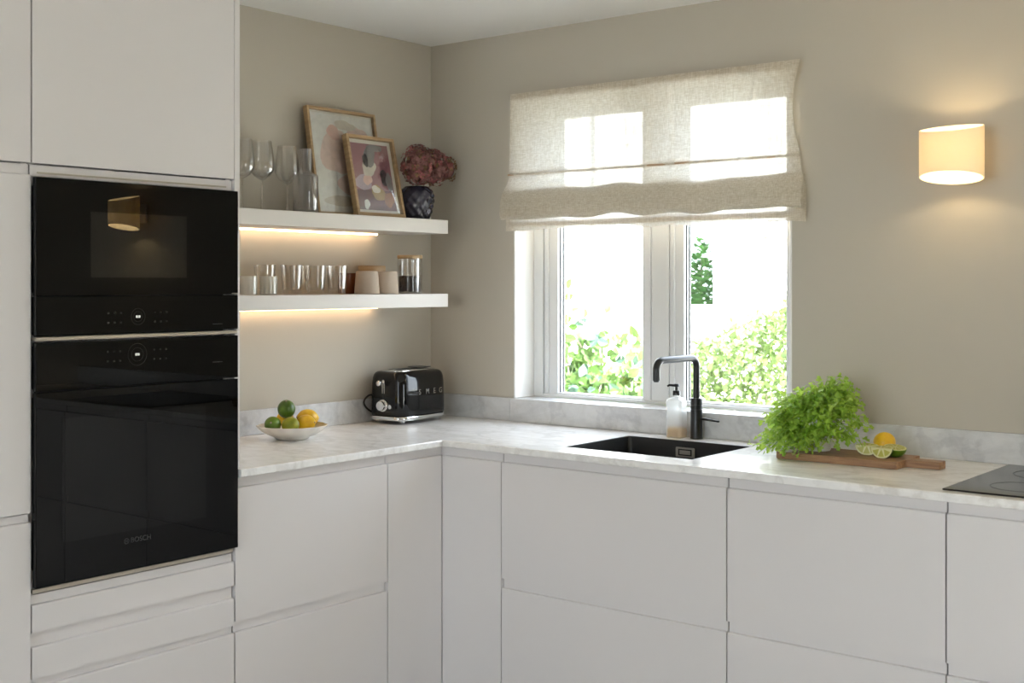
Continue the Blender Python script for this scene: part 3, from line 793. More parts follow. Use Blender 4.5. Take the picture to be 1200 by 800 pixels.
# ------------------------------------------------------------------ toaster
def toaster():
    t = thing('toaster', 'glossy black retro toaster with chrome base in the worktop corner', 'toaster', (.112, -.246, ZT+.0005), math.radians(3.5))
    L, W = .272, .168
    def ring(dl, z, r): return [(x, y, z) for x, y in rrect(W+2*dl, L+2*dl, r, 8)]
    b = MB()
    secs = [(-.006, .026, .040), (-.001, .030, .042), (0, .05, .043), (-.0005, .10, .043), (-.002, .145, .042), (-.004, .165, .041), (-.007, .176, .040), (-.012, .183, .036), (-.020, .1875, .03), (-.034, .1895, .02)]
    b.loft([ring(*s) for s in secs])
    body = b.build('body', M['toaster'], t, angle=60)
    p = MB(); p.loft([ring(-.004, .012, .045), ring(.002, .014, .047), ring(.003, .021, .047), ring(.001, .027, .047), ring(-.008, .0275, .044)])
    p.build('chrome_base', M['chrome'], t, angle=50)
    for sx in (-1, 1):
        for sy in (-1, 1):
            MB().lathe([(0, 0), (.010, 0), (.012, .003), (.012, .0125), (0, .0125)], 18, (sx*.052, sy*.098, 0)).build('foot', M['chrome'], t)
    # chrome top plate with two slots
    tp = MB(); tp.loft([[(x, y, z) for x, y in rrect(.096+d, .226+d, .03, 6)] for d, z in ((.002, .1885), (.002, .191), (-.004, .1925))])
    tp.bm.transform(Matrix.Translation((0, 0, 0)))
    top = tp.build('top_plate', M['chrome'], t, angle=50)
    MB().box(-.028, -.010, -.08, .08, .1926, .1932).box(.010, .028, -.08, .08, .1926, .1932).build('slot', M['seam'], top, smooth=False)
    # chrome strip running down the front end, lever slot
    fy = -L/2
    s = MB()
    s.prism(rrect(.012, .085, .0055, 4), 0, .0022, Matrix.Translation((-.004, fy+.0028, .117)) @ Matrix.Rotation(PI/2+.03, 4, 'X'))
    sl = s.build('lever_track', M['chrome'], t)
    MB().box(-.0062, -.0018, fy-.0006, fy+.0003, .08, .15).build('track_slot', M['seam'], sl, smooth=False)
    k = MB(); k.tube([(-.004, fy+.004, .148), (-.004, fy-.018, .148)], .003, 10); k.sphere((-.004, fy-.024, .148), .0105, 1, .9, 1)
    k.build('lever_knob', M['chrome'], t)
    RX_ = Matrix.Rotation(PI/2, 4, 'X')
    d = MB(); d.lathe([(0, 0), (.0235, 0), (.0235, .004), (.021, .007), (.0175, .0075), (.0175, .017), (.0165, .019), (0, .0195)], 32, M=Matrix.Translation((-.006, fy+.002, .066)) @ RX_)
    d.build('browning_dial', M['chrome'], t)
    MB().lathe([(0, 0), (.0075, 0), (.0075, .006), (.0065, .007), (0, .007)], 20, M=Matrix.Translation((.029, fy+.003, .063)) @ RX_).build('button', M['chrome'], t)
    # chrome band over the upper edges
    RM = Matrix(((0, 0, 1, W/2+.0002), (1, 0, 0, 0), (0, 1, 0, .112), (0, 0, 0, 1)))
    for ch, yy in (('S', -.036), ('M', .008), ('E', .048), ('G', .084)):
        text_mesh('lettering', ch, .027, M['chrome'], Matrix.Translation((0, yy, 0)) @ RM, t, .0018)
    cd = MB().tube([(-0.05, 0.1, 0.02), (-0.0543, 0.0951, 0.0189), (-0.0605, 0.0889, 0.0173), (-0.0677, 0.0813, 0.0155), (-0.075, 0.0722, 0.0138), (-0.0814, 0.0618, 0.0125), (-0.086, 0.05, 0.012), (-0.0886, 0.0359, 0.0122), (-0.0899, 0.0193, 0.0129), (-0.0904, 0.0012, 0.0139), (-0.0903, -0.017, 0.0155), (-0.0901, -0.0345, 0.0175), (-0.09, -0.05, 0.02), (-0.09, -0.0639, 0.0231), (-0.0897, -0.0772, 0.0269), (-0.0892, -0.0897, 0.0311), (-0.0887, -0.1011, 0.0357), (-0.0882, -0.1113, 0.0403), (-0.088, -0.12, 0.045), (-0.088, -0.1274, 0.0498), (-0.0881, -0.1337, 0.0549), (-0.0883, -0.1387, 0.0601), (-0.0886, -0.1424, 0.0653), (-0.0888, -0.1445, 0.0703), (-0.089, -0.145, 0.075), (-0.0891, -0.1435, 0.0796), (-0.0893, -0.14, 0.0842), (-0.0894, -0.135, 0.0887), (-0.0896, -0.1289, 0.0927), (-0.0897, -0.1221, 0.0959), (-0.09, -0.115, 0.098), (-0.0904, -0.1066, 0.0987), (-0.0908, -0.0965, 0.0982), (-0.0913, -0.0856, 0.0969), (-0.0918, -0.0752, 0.0953), (-0.0922, -0.0663, 0.0939), (-0.0925, -0.06, 0.093)], .0035, 8)
    cd.build('cord', M['matte_black'], t)
    MB().box(-.02, .04, .02, .085, .1965, .199, .001, M=Matrix.Identity(4)).build('slot_guard', M['matte_black'], t)
toaster()

# ------------------------------------------------------------------ fruit bowl
def fruit_bowl():
    bx, by = .188, -.876
    t = thing('fruit_bowl', 'shallow white scalloped porcelain bowl of citrus on the worktop', 'bowl', (bx, by, ZT+.0005))
    sc8 = lambda a, z: 1+(.022*math.cos(14*a) if z > .028 else .010*math.cos(14*a)*z/.028)
    out = [(0, .0005), (.05, .0005), (.055, .003), (.058, .007), (.075, .014), (.097, .026), (.109, .037), (.1145, .045)]
    inn = [(.1125, .046), (.106, .038), (.094, .029), (.072, .018), (.055, .012), (0, .011)]
    MB().lathe(out+inn, 84, wob=sc8).build('body', M['porcelain'], t, angle=60)
    def fruit(name, label, cat, pos, r, el, rot, mk, g):
        pos = (pos[0]*1.08, pos[1]*1.09, pos[2]*1.03); r *= 1.09
        o = thing(name, label, cat, (bx+pos[0], by+pos[1], ZT+pos[2]), 0, g)
        o.rotation_euler = rot
        n = 20; prof = []
        for k in range(n+1):
            a = PI*k/n; z = -math.cos(a)*r*el; rr = math.sin(a)*r
            if el > 1.1:   # pointed ends
                tip = abs(math.cos(a))**7; rr *= 1-.15*tip; z *= 1+.12*tip
            prof.append((max(rr, 0) if 0 < k < n else 0, z))
        MB().lathe(prof, 30).build('peel', M[mk], o, angle=80)
        MB().lathe([(0, r*el*(1.09 if el > 1.1 else .985)), (.0035, r*el*(1.10 if el > 1.1 else .995)), (.0025, r*el*(1.13 if el > 1.1 else 1.03)), (0, r*el*(1.13 if el > 1.1 else 1.03))], 10).build('stem_scar', M['twig'], o)
    g = 'limes and lemons in the bowl'
    fruit('lime', 'dark green lime on top of the pile in the white bowl', 'lime', (-.010, -.014, .095), .0265, 1.06, (.3, .3, 0), 'lime_dark', g)
    fruit('lime', 'green lime at the left end of the white bowl', 'lime', (-.006, -.070, .051), .0245, 1.1, (1.2, .4, .5), 'lime', g)
    fruit('lime', 'yellowish lime at the front of the white bowl', 'lime', (.028, -.031, .0485), .0245, 1.08, (1.4, .3, 2), 'lime_pale', g)
    fruit('lemon', 'yellow lemon at front centre of the bowl beside the yellowish lime', 'lemon', (.036, .022, .0505), .0255, 1.18, (0, 1.45, .2), 'lemon', g)
    fruit('lemon', 'yellow lemon lying at the right end of the white bowl', 'lemon', (-.010, .071, .060), .0265, 1.2, (1.45, 0, -.4), 'lemon', g)
    fruit('lemon', 'yellow lemon mostly hidden behind the dark lime in the bowl', 'lemon', (-.050, .016, .060), .024, 1.15, (0, 1.4, .1), 'lemon', g)
fruit_bowl()

# ------------------------------------------------------------------ board, citrus pieces, herbs
BX0, BX1, BY0, BY1 = 1.628, 1.992, -.305, -.135
def board():
    t = thing('chopping_board', 'dark brown wooden chopping board with handle under the herb pot', 'chopping board', (0, 0, ZT+.0005))
    z = .0205
    poly = [(BX0, BY0+.01), (BX0+.01, BY0), (BX1-.003, BY0), (BX1, BY0+.003), (BX1, -.245), (BX1+.004, -.240), (2.083, -.236), (2.086, -.232), (2.086, -.195), (2.083, -.191), (BX1+.004, -.190), (BX1, -.186), (BX1, BY1), (BX0+.01, BY1), (BX0, BY1-.01)]
    MB().prism(poly, 0, z, None, .0012).build('board', M['board_wood'], t, angle=30)
board()
ZBD = ZT+.0212
def citrus():
    def half(name, label, cat, pos, rot, r, el, peel, flesh, wedge=1.0):
        o = thing(name, label, cat, pos, 0, 'cut citrus on the board'); o.rotation_euler = rot
        n = 10; N = 32
        prof = [(0, -r*el)] + [(r*math.sin(PI/2*k/n), -r*el*math.cos(PI/2*k/n)) for k in range(1, n+1)]
        MB().lathe(prof+[(r*.97, .0004), (0, .0002)], N).build('peel', M[peel], o, angle=60)
        MB().lathe([(r*.985, .0006), (r*.84, .0009), (0, .0008)], N).build('pith', M['pith'], o)
        f = MB()
        for k in range(9):
            a0 = 2*PI*k/9+.05; a1 = 2*PI*(k+1)/9-.05; R = r*.82
            pts = [(R*.12*math.cos((a0+a1)/2), R*.12*math.sin((a0+a1)/2), .0016)]
            for q in range(6):
                a = a0+(a1-a0)*q/5; pts.append((R*math.cos(a), R*math.sin(a), .0016))
            f.faces(pts, [list(range(len(pts)))])
        f.build('flesh', M[flesh], o, smooth=False)
    half('lime_half', 'cut green lime half lying face up on the board', 'lime half', (1.948, -.205, ZBD+.0265), (.16, .10, .3), .0315, .85, 'lime', 'flesh_lime')
    half('lemon_half', 'orange-yellow lemon half standing behind the limes on the board', 'lemon half', (1.898, -.158, ZBD+.0335), (-1.2, -.35, .3), .031, 1.12, 'lemon', 'flesh_lemon')
    # wedge: quarter of a lime, cut faces up
    def wedge(label, pos, rz, tilt):
        o = thing('lime_wedge', label, 'lime wedge', pos, 0, 'cut citrus on the board')
        o.rotation_euler = (tilt, 0, rz)
        r, el, n, N = .028, 1.15, 14, 10
        # long axis along x ; opening towards +z between angles
        a0, a1 = -PI*.80, -PI*.20
        P = []; V = []
        for i in range(n+1):
            th = PI*i/n; x = -math.cos(th)*r*el; q = math.sin(th)*r
            row = []
            for k in range(N+1):
                a = a0+(a1-a0)*k/N; row.append(len(V)); V.append((x, q*math.cos(a), q*math.sin(a)))
            P.append(row)
        F = [(P[i][k], P[i+1][k], P[i+1][k+1], P[i][k+1]) for i in range(n) for k in range(N)]
        b = MB().faces(V, F); bmesh.ops.remove_doubles(b.bm, verts=b.bm.verts, dist=1e-5); b.build('peel', M['lime'], o)
        for s, a in ((0, a0), (1, a1)):
            edge = [(-math.cos(PI*i/n)*r*el, math.sin(PI*i/n)*r*math.cos(a), math.sin(PI*i/n)*r*math.sin(a)) for i in range(n+1)]
            MB().faces(edge, [list(range(n+1))]).build('pith', M['pith'], o, smooth=False)
            nrm = Vector((0, -math.sin(a), math.cos(a)))*(-1 if s else 1)*(1)
            if nrm.z < 0: nrm = -nrm
            f = MB()
            for u0, u1 in ((.10, .36), (.39, .61), (.64, .90)):
                pts = []
                for q in range(6):
                    u = u0+(u1-u0)*q/5; th = PI*u
                    pts.append(Vector((-math.cos(th)*r*el*.86, math.sin(th)*r*.84*math.cos(a), math.sin(th)*r*.84*math.sin(a)))+nrm*.0006)
                c = Vector((-math.cos(PI*(u0+u1)/2)*r*.35, math.cos(a)*.0025, math.sin(a)*.0025))+nrm*.0006
                f.faces([c]+pts, [list(range(7))])
            f.build('flesh', M['flesh_lime'], o, smooth=False)
    wedge('cut lime wedge with pale flesh facing the room, beside herb leaves', (1.868, -.212, ZBD+.0265), .25, .75)
    wedge('cut lime wedge lying in front of the face-up lime half', (1.925, -.246, ZBD+.0262), -.1, .8)
citrus()

def leaf_shape(mb, p, d, nrm, l, w, curl=.3, lobes=False):
    d = d.normalized(); s = d.cross(nrm)
    if s.length < 1e-3: s = d.cross(Vector((.3, .5, .8)))
    s.normalize(); n = s.cross(d).normalized()
    if lobes:   # flat-leaf parsley type: three toothed lobes
        prof = [(0, 0), (.25, .08), (.30, .42), (.48, .50), (.52, .30), (.62, .22), (.80, .34), (.88, .18), (1, 0)]
    else:
        prof = [(0, 0), (.18, .28), (.42, .46), (.68, .38), (.88, .18), (1, 0)]
    up = [p+d*l*a+s*w*b-n*l*curl*a*a+n*w*.25*b for a, b in prof]
    dn = [p+d*l*a-s*w*b-n*l*curl*a*a+n*w*.25*b for a, b in prof[1:-1]]
    mid = [p+d*l*a-n*l*curl*a*a for a, b in prof[1:-1]]
    m_ = len(prof)
    V = up+dn+mid
    F = []
    U = list(range(m_)); Dn = [0]+list(range(m_, m_+m_-2))+[m_-1]; Md = [0]+list(range(2*m_-2, 2*m_-2+m_-2))+[m_-1]
    for k in range(m_-1):
        for A in (U, Dn):
            q = [Md[k], Md[k+1], A[k+1], A[k]]
            q2 = []
            for i in q:
                if i not in q2: q2.append(i)
            if len(q2) >= 3: F.append(q2)
    mb.faces(V, F)
def herbs():
    rnd = random.Random(12)
    px, py = 1.715, -.205
    t = thing('potted_herb', 'bushy bright green herb in a white pot on the chopping board', 'potted plant', (px, py, ZBD))
    MB().lathe([(0, .0005), (.036, .0005), (.038, .004), (.050, .082), (.052, .084), (.052, .09), (.049, .09), (.046, .08), (.036, .07), (0, .07)], 36).build('pot', M['plastic_white'], t)
    sl = MB()
    sl.lathe([(.047, .02), (.060, .072), (.072, .098)], 30, wob=lambda a, z: 1+.05*math.sin(5*a)+.03*math.sin(11*a))
    sl.build('paper_sleeve', M['plastic_white'], t)
    lv = MB(); st = MB()
    def sprig(end, nl, size, root=None):
        a = rnd.uniform(0, 6.28); r0 = rnd.uniform(0, .035)
        b = root or Vector((r0*math.cos(a), r0*math.sin(a), .075))
        e = Vector(end); out = Vector((e.x, e.y, 0))
        mid = b.lerp(e, .5)+Vector((0, 0, .035+.02*rnd.random()))-out*.08
        pts = [b*(1-u)**2+mid*2*u*(1-u)+e*u*u for u in [k/7 for k in range(8)]]
        st.tube(pts, [.0014]*5+[.0011, .0009, .0007], 5)
        for k in range(nl):
            u = rnd.uniform(.55, 1.0); p = b*(1-u)**2+mid*2*u*(1-u)+e*u*u
            d = Vector((rnd.gauss(0, 1), rnd.gauss(0, 1), rnd.gauss(.0, .7)))+out.normalized()*.6 if out.length > 1e-3 else Vector((rnd.gauss(0, 1), rnd.gauss(0, 1), .3))
            d.normalize(); q = p+d*rnd.uniform(.004, .018)
            if q.z < .008 and q.y > -.11: q.z = .008+rnd.random()*.01
            if q.z < -.012: q.z = -.012
            l = size*rnd.uniform(.7, 1.25)
            leaf_shape(lv, q, d+Vector((0, 0, -.2)), Vector((rnd.gauss(0, .6), rnd.gauss(0, .6), 1)), l, l*rnd.uniform(.75, 1.0), rnd.uniform(.1, .5), True)
    # canopy: envelope measured in the photo (x right along the wall)
    def env(x):   # top height above the board for a given x
        pts = [(-.145, .135), (-.10, .155), (-.05, .175), (0, .20), (.05, .222), (.085, .215), (.105, .16), (.14, .115)]
        for (a, b), (c, d) in zip(pts, pts[1:]):
            if a <= x <= c: return b+(d-b)*(x-a)/(c-a)
        return .1
    for k in range(210):
        x = rnd.uniform(-.125, .115); y = rnd.gauss(0, .05); y = max(min(y, .10), -.10)
        top = env(x)*(1-.25*abs(y)/.1); z = top-rnd.random()**1.8*.10
        sprig((x, y, max(z, .05)), 7, .021)
    # hanging front and left-side sprays
    for k in range(95):
        x = rnd.uniform(-.13, .075); y = -rnd.uniform(.045, .10); z = rnd.uniform(.022, .10)
        sprig((x, y, z), 6, .021)
    for k in range(26):
        sprig((rnd.uniform(-.14, -.10), rnd.uniform(-.10, .05), rnd.uniform(.015, .09)), 6, .021)
    for k in range(34):
        sprig((rnd.uniform(-.145, .02), -rnd.uniform(.112, .135), rnd.uniform(-.008, .04)), 6, .020)
    for e, n in (((.165, -.03, .078), 6), ((.15, -.05, .05), 7), ((.13, -.06, .035), 7), ((.145, -.02, .10), 6), ((.12, .0, .12), 6), ((.155, -.06, .03), 6), ((.175, -.02, .083), 4)):
        sprig(e, n, .026)
    lv.build('foliage', M['herb'], t); st.build('stems', M['herb_stem'], t)
herbs()

# ------------------------------------------------------------------ sconces
def sconce(label, x, z=1.795):
    t = thing('wall_sconce', label, 'wall lamp', (x, 0, z), 0, 'oval opal wall lamps over the hob')
    hw, hd, h = .089, .065, .0695; cy = -.115
    N = 56; th = .0025
    def ring(a, b, z):   # the shade is taller at the wall than in front
        out = []
        for k in range(N):
            yy = cy+b*math.sin(2*PI*k/N); f = 1+.22*(yy-cy)/hd
            out.append((a*math.cos(2*PI*k/N), yy, z*f))
        return out
    s = MB(); s.loft([ring(hw, hd, -h), ring(hw, hd, h), ring(hw-th, hd-th, h), ring(hw-th, hd-th, -h), ring(hw, hd, -h)], cap=False)
    s.build('shade', M['shade'], t, angle=50)
    b = MB().box(-.03, .03, -.0135, -.0015, -.045, .045, .002); b.tube([(0, -.0105, 0), (0, -.094, 0)], .007, 10)
    b.build('wall_bracket', M['plastic_white'], t)
    MB().lathe([(0, -.022), (.010, -.02), (.017, -.008), (.018, .004), (.012, .018), (0, .022)], 20, (0, cy, .0)).build('bulb', M['bulb'], t)
sconce('oval cream wall lamp glowing warm on the wall right of the window', 2.074, 1.788)
sconce('second oval wall lamp beyond the right edge, seen reflected in the microwave', 3.045, 1.762)

# ------------------------------------------------------------------ roman blind
def blind():
    t = thing('roman_blind', 'half-raised sheer white linen roman blind over the upper window', 'blind', (0, 0, 0))
    prof = [(-.026, 2.120)]
    for k in range(1, 22): prof.append((-.026-.001*k/21, 2.120-(2.120-1.832)*k/21))
    prof += [(-.031, 1.829), (-.034, 1.8225), (-.031, 1.816), (-.028, 1.813), (-.030, 1.795), (-.036, 1.775), (-.045, 1.752), (-.053, 1.725), (-.057, 1.70), (-.058, 1.675), (-.054, 1.660), (-.047, 1.656), (-.042, 1.662), (-.039, 1.69), (-.037, 1.73), (-.034, 1.758), (-.029, 1.764), (-.025, 1.755), (-.022, 1.72), (-.020, 1.68), (-.019, 1.65), (-.019, 1.635), (-.020, 1.616)]
    nx = 150; V = []; F = []
    for i in range(nx+1):
        u = i/nx
        for j, (y, z) in enumerate(prof):
            s = max(0, min(1, (2.12-z)/.5)); low = max(0, min(1, (1.80-z)/.05))
            x0 = .419-.012*s-.016*low; x1 = 1.575-.03*math.sin(PI*min(max((2.12-z)/.30, 0), 1))*.9+.0*s+.016*low
            x = x0+(x1-x0)*u
            w = noise.noise(Vector((x*5.0, z*1.2, 1.7)))*.009*min(1, s*3+.1)+noise.noise(Vector((x*16, z*5, 4.2)))*.0035
            # soft vertical creases
            for c0, c1, a in ((1.43, -.16, .012), (1.10, .02, .007), (1.50, .05, .007), (.80, .05, .004), (1.02, -.05, .005)):
                xc = c0+c1*(2.12-z); d = (x-xc)/.012; w += a*math.exp(-d*d)*min(1, s*2.2+.15)*(1-low)
            zz = z+noise.noise(Vector((x*6, 9.1, j*.02)))*.022*low + .006*noise.noise(Vector((x*7, 2.2, 0)))*(1 if z < 1.83 else 0)
            if j == 0: zz = z
            yy = min(y-w*(1 if z > 1.81 else .6), -.004)
            V.append((x, yy, zz))
    m_ = len(prof)
    for i in range(nx):
        for j in range(m_-1):
            F.append((i*m_+j, (i+1)*m_+j, (i+1)*m_+j+1, i*m_+j+1))
    MB().faces(V, F).build('fabric', M['linen'], t, angle=180)
    MB().box(.424, 1.552, -.020, -.002, 2.094, 2.119, .001).build('headrail', M['batten'], t)
    MB().tube([(.41, -.0265, 1.8225), (1.57, -.0265, 1.8225)], .0042, 8).build('batten', M['batten'], t)
    MB().box(.395, 1.585, -.0085, -.0062, 1.630, 1.650).build('bottom_bar', M['batten'], t)
blind()

# ------------------------------------------------------------------ outside (frame: u to the right of the view axis, Z along it)
def ext(u, Z, z): return Vector((CX, CY, 0)) + RV*u + DV*Z + Vector((0, 0, z))
def epx(px, py, Z): return ext((px-600)*Z/FPX, Z, CZ-(py-HY)*Z/FPX)
GZ = -.35
def ebox(mb, u0, u1, Z0, Z1, z0, z1):
    Mx = Matrix.Translation((CX, CY, 0)) @ Matrix(((RV.x, DV.x, 0, 0), (RV.y, DV.y, 0, 0), (0, 0, 1, 0), (0, 0, 0, 1)))
    return mb.box(u0, u1, Z0, Z1, z0, z1, M=Mx)
def pu(px, Z): return (px-600)*Z/FPX
def pz(py, Z): return CZ-(py-HY)*Z/FPX
def outside():
    struct(MB().box(-40, 40, .3, 60, GZ-.2, GZ).box(-40, -.3, -40, .3, GZ-.2, GZ).box(RX+.3, 40, -40, .3, GZ-.2, GZ).box(-.3, RX+.3, -40, RY-.3, GZ-.2, GZ).build('ground', M['ground'], smooth=False))
    Z = 14.0
    h = thing('neighbour_house', 'white rendered house with pilasters across the garden beyond the fence', 'house', ext(2, Z, GZ), TH)
    def part(name, m, fn):
        b = MB(); fn(b); b.bm.transform(h_inv); return b.build(name, m, h, smooth=False)
    h_inv = (Matrix.Translation(h.location) @ Matrix.Rotation(TH, 4, 'Z')).inverted()
    ul, ur = pu(795, Z), pu(838, Z)
    def walls(b):
        ebox(b, ul-5.5, ul, Z, Z+.12, GZ, 4.3); ebox(b, ur, ur+4.5, Z, Z+.12, GZ, 4.3)
        ebox(b, ul, ur, Z+.01, Z+.12, GZ, pz(361, Z)); ebox(b, ul, ur, Z, Z+.12, 2.9, 4.3)
    part('wall', M['render'], walls)
    part('coping', M['coping'], lambda b: ebox(b, ul, ur, Z-.03, Z+.14, pz(361, Z), pz(357, Z)))
    part('roof', M['coping'], lambda b: (ebox(b, ul-5.8, ur+4.8, Z-.3, Z+.5, 4.3, 4.45)))
    for p0, p1 in ((838, 846), (865, 884), (902, 922)):
        part('pilaster', M['render'], lambda b: ebox(b, pu(p0, Z), pu(p1, Z), Z-.02, Z, pz(352, Z), 4.2))
    part('downpipe', M['coping'], lambda b: ebox(b, pu(695, Z), pu(697, Z), Z-.05, Z-.01, pz(315, Z), 4.2))
    Z = 11.0
    f = thing('garden_fence', 'low white board fence in front of the neighbouring house', 'fence', ext(1.5, Z, GZ), TH)
    f_inv = (Matrix.Translation(f.location) @ Matrix.Rotation(TH, 4, 'Z')).inverted()
    zt = pz(366, Z)
    b = MB(); u = -1.5
    while u < 4.5:
        ebox(b, u, u+.062, Z, Z+.018, GZ+.03, zt); u += .075
    b.bm.transform(f_inv); b.build('boards', M['fence'], f, smooth=False)
    b = MB(); ebox(b, -1.5, 4.5, Z+.019, Z+.05, zt-.15, zt-.08); ebox(b, -1.5, 4.5, Z+.019, Z+.05, .2, .27); b.bm.transform(f_inv); b.build('rails', M['fence'], f, smooth=False)
    for u in (-1.4, .1, 1.6, 3.1, 4.4):
        b = MB(); ebox(b, u-.045, u+.045, Z+.051, Z+.14, GZ, zt+.02); b.bm.transform(f_inv); b.build('post', M['fence'], f, smooth=False)
    # conifer seen through the gap in the house
    Z = 15.6; base = ext(pu(822, Z), Z, GZ)
    c = thing('conifer', 'green conifer standing in the gap of the white house', 'tree', base)
    rnd = random.Random(5); lv = MB(); top = pz(279, Z)-GZ
    for k in range(7000):
        z = top*(1-rnd.random()**.6*.95); r = .03+.36*(1-z/top)**.75; a = rnd.uniform(0, 6.28); q = r*math.sqrt(rnd.random()*.6+.4)
        p = Vector((q*math.cos(a), q*math.sin(a), z)); d = Vector((math.cos(a), math.sin(a), rnd.uniform(-.2, .8)))
        s = d.cross(Vector((0, 0, 1))).normalized()*.032; l = rnd.uniform(.06, .11); d.normalize()
        lv.faces([p, p+d*l*.5+s, p+d*l, p+d*l*.5-s], [(0, 1, 2, 3)])
    lv.build('foliage', M['conifer'], c); MB().tube([(0, 0, 0), (0, 0, top*.9)], [.05, .01], 8).build('trunk', M['twig'], c)
    # hedge
    Z = 7.4; base = ext(pu(800, Z), Z, GZ)
    hd = thing('hedge', 'pale green leafy hedge outside, filling the lower right of the window', 'hedge', base)
    def topz(px):
        pts = [(560, 432), (700, 428), (770, 420), (807, 408), (847, 390), (885, 377), (916, 360), (960, 345), (1010, 350)]
        for (a, b_), (c_, d_) in zip(pts, pts[1:]):
            if a <= px <= c_: return b_+(d_-b_)*(px-a)/(c_-a)
        return 430
    lv = MB(); rnd = random.Random(8)
    for k in range(15000):
        px = rnd.uniform(565, 1000); tz = topz(px); zt_ = pz(tz, Z)+.10*noise.noise(Vector((px*.05, 3.3, 0)))
        z = zt_-rnd.random()**1.2*(zt_-.35); dep = rnd.gauss(0, .22)
        if rnd.random() < .35: z -= abs(dep)*.3
        p = ext(pu(px, Z), Z+dep, z)-base
        d = Vector((rnd.gauss(0, 1), rnd.gauss(0, 1), rnd.gauss(.2, .8))).normalized(); s = d.cross(Vector((rnd.gauss(0, 1), rnd.gauss(0, 1), rnd.gauss(0, 1)))).normalized()
        l = rnd.uniform(.032, .06)
        lv.faces([p, p+d*l*.5+s*l*.32, p+d*l, p+d*l*.5-s*l*.32], [(0, 1, 2, 3)])
    lv.build('foliage', M['hedge'], hd)
    st = MB()
    for k in range(24):
        px = 570+k*17.6; p = ext(pu(px, Z), Z+.25+rnd.gauss(0, .1), GZ)-base; e = ext(pu(px+rnd.gauss(0, 14), Z), Z+.2+rnd.gauss(0, .1), pz(topz(px)+25, Z))-base
        st.tube([p, p.lerp(e, .5)+Vector((rnd.gauss(0, .04), rnd.gauss(0, .04), 0)), e], [.012, .008, .003], 5)
    st.build('stems', M['twig'], hd)
    # shrub close to the left pane ; positions read in a 3.81x crop that starts at (640,270)
    Z = 5.75
    Q = lambda x, y, dz=0: epx(640+x/3.81, 270+y/3.81, Z+dz)
    base = ext(pu(668, Z), Z, GZ)
    s = thing('garden_shrub', 'shrub with rounded pale green leaves close outside the left pane', 'shrub', base)
    rnd = random.Random(21); lv = MB(); lb = MB(); st = MB()
    stems = [[(-60, 300), (62, 355), (140, 400), (250, 455), (330, 530), (385, 560)], [(-40, 360), (62, 402), (130, 470), (180, 560), (190, 620)], [(330, 530), (300, 460), (240, 420), (285, 330)], [(100, 640), (95, 420), (100, 300), (100, 220)], [(60, 520), (70, 300), (90, 75)], [(380, 740), (385, 600), (375, 480), (400, 440)], [(230, 740), (260, 640), (240, 540), (250, 470)], [(-60, 760), (-60, 300)], [(320, 760), (345, 640), (330, 530)]]
    for ptl in stems:
        pts = [Q(x, y, .03*math.sin(i*2.1))-base for i, (x, y) in enumerate(ptl)]
        st.tube(pts, [.0045]*(len(pts)-1)+[.002], 6)
    for x in (-60, 100, 230, 320, 380):
        p = Q(x, 740)-base; st.tube([p, Vector((p.x*.4, p.y*.4, 0))], [.006, .012], 6)
    def lf(x, y, size, mb=None, dz=None):
        p = Q(x, y, rnd.gauss(0, .05) if dz is None else dz)-base
        d = RV*rnd.gauss(0, 1)+Vector((0, 0, rnd.gauss(-.3, .9)))+DV*rnd.gauss(0, .5); n = -DV+RV*rnd.gauss(0, .6)+Vector((0, 0, rnd.gauss(.5, .5)))
        d.normalize(); l = size*Z/FPX/3.81
        leaf_shape(mb or lv, p-d*l*.5, d, n, l, l*.8, rnd.uniform(0, .3))
    for x, y, z in ((85, 78, 60), (103, 238, 52), (98, 296, 52), (72, 320, 40), (130, 352, 46), (170, 368, 50), (205, 350, 46), (240, 350, 44), (275, 350, 42), (95, 392, 52), (75, 420, 50), (120, 430, 46), (390, 455, 66), (350, 475, 52), (312, 480, 56), (330, 500, 44), (408, 510, 52), (262, 458, 40), (240, 540, 44), (133, 582, 72), (375, 560, 50), (345, 600, 54), (370, 670, 50), (140, 668, 60), (80, 590, 56), (100, 500, 56), (70, 480, 50)):
        lf(x, y, z)
    for x, y, z in ((155, 408, 66), (190, 470, 78), (215, 495, 60), (225, 450, 50), (330, 575, 56)): lf(x, y, z, lb)
    for k in range(420):
        x = rnd.uniform(-70, 440); y = 760-rnd.random()**1.4*300
        if x > 230 and y < 560 and rnd.random() < .75: continue
        if 255 < x < 345 and 570 < y < 660 and rnd.random() < .7: continue
        lf(x, y, rnd.uniform(34, 62), lb if rnd.random() < .12 else lv)
    lv.build('foliage', M['vine'], s); lb.build('bluish_foliage', M['vine_blue'], s); st.build('stems', M['twig'], s)
    # thin branch reaching in at the right pane
    Z = 6.2; base = ext(pu(965, Z), Z, GZ)
    y = thing('young_tree', 'thin bare branch with few yellow-green leaves crossing the right pane', 'tree', base)
    st = MB(); e = lambda px, py: epx(px, py, Z)-base
    st.tube([(0, 0, 0), e(966, 420), e(960, 345)], [.02, .016, .01], 8)
    st.tube([e(961, 350), e(940, 330), e(920, 318), e(905, 308), e(892, 306), e(878, 306)], [.006, .005, .004, .0035, .0028, .002], 6)
    st.tube([e(905, 308), e(900, 296), e(898, 284), e(892, 279)], [.0025, .002, .0016, .0012], 5)
    st.build('branches', M['twig'], y)
    lv = MB()
    for px, py, z in ((889, 279, 34), (900, 281, 20), (908, 280, 20), (893, 286, 16), (880, 286, 16)):
        p = e(px, py); l = z*Z/FPX/3; leaf_shape(lv, p, RV+Vector((0, 0, .2)), -DV+Vector((0, 0, .5)), l, l*.7, .1)
    lv.build('foliage', M['vine'], y)
outside()

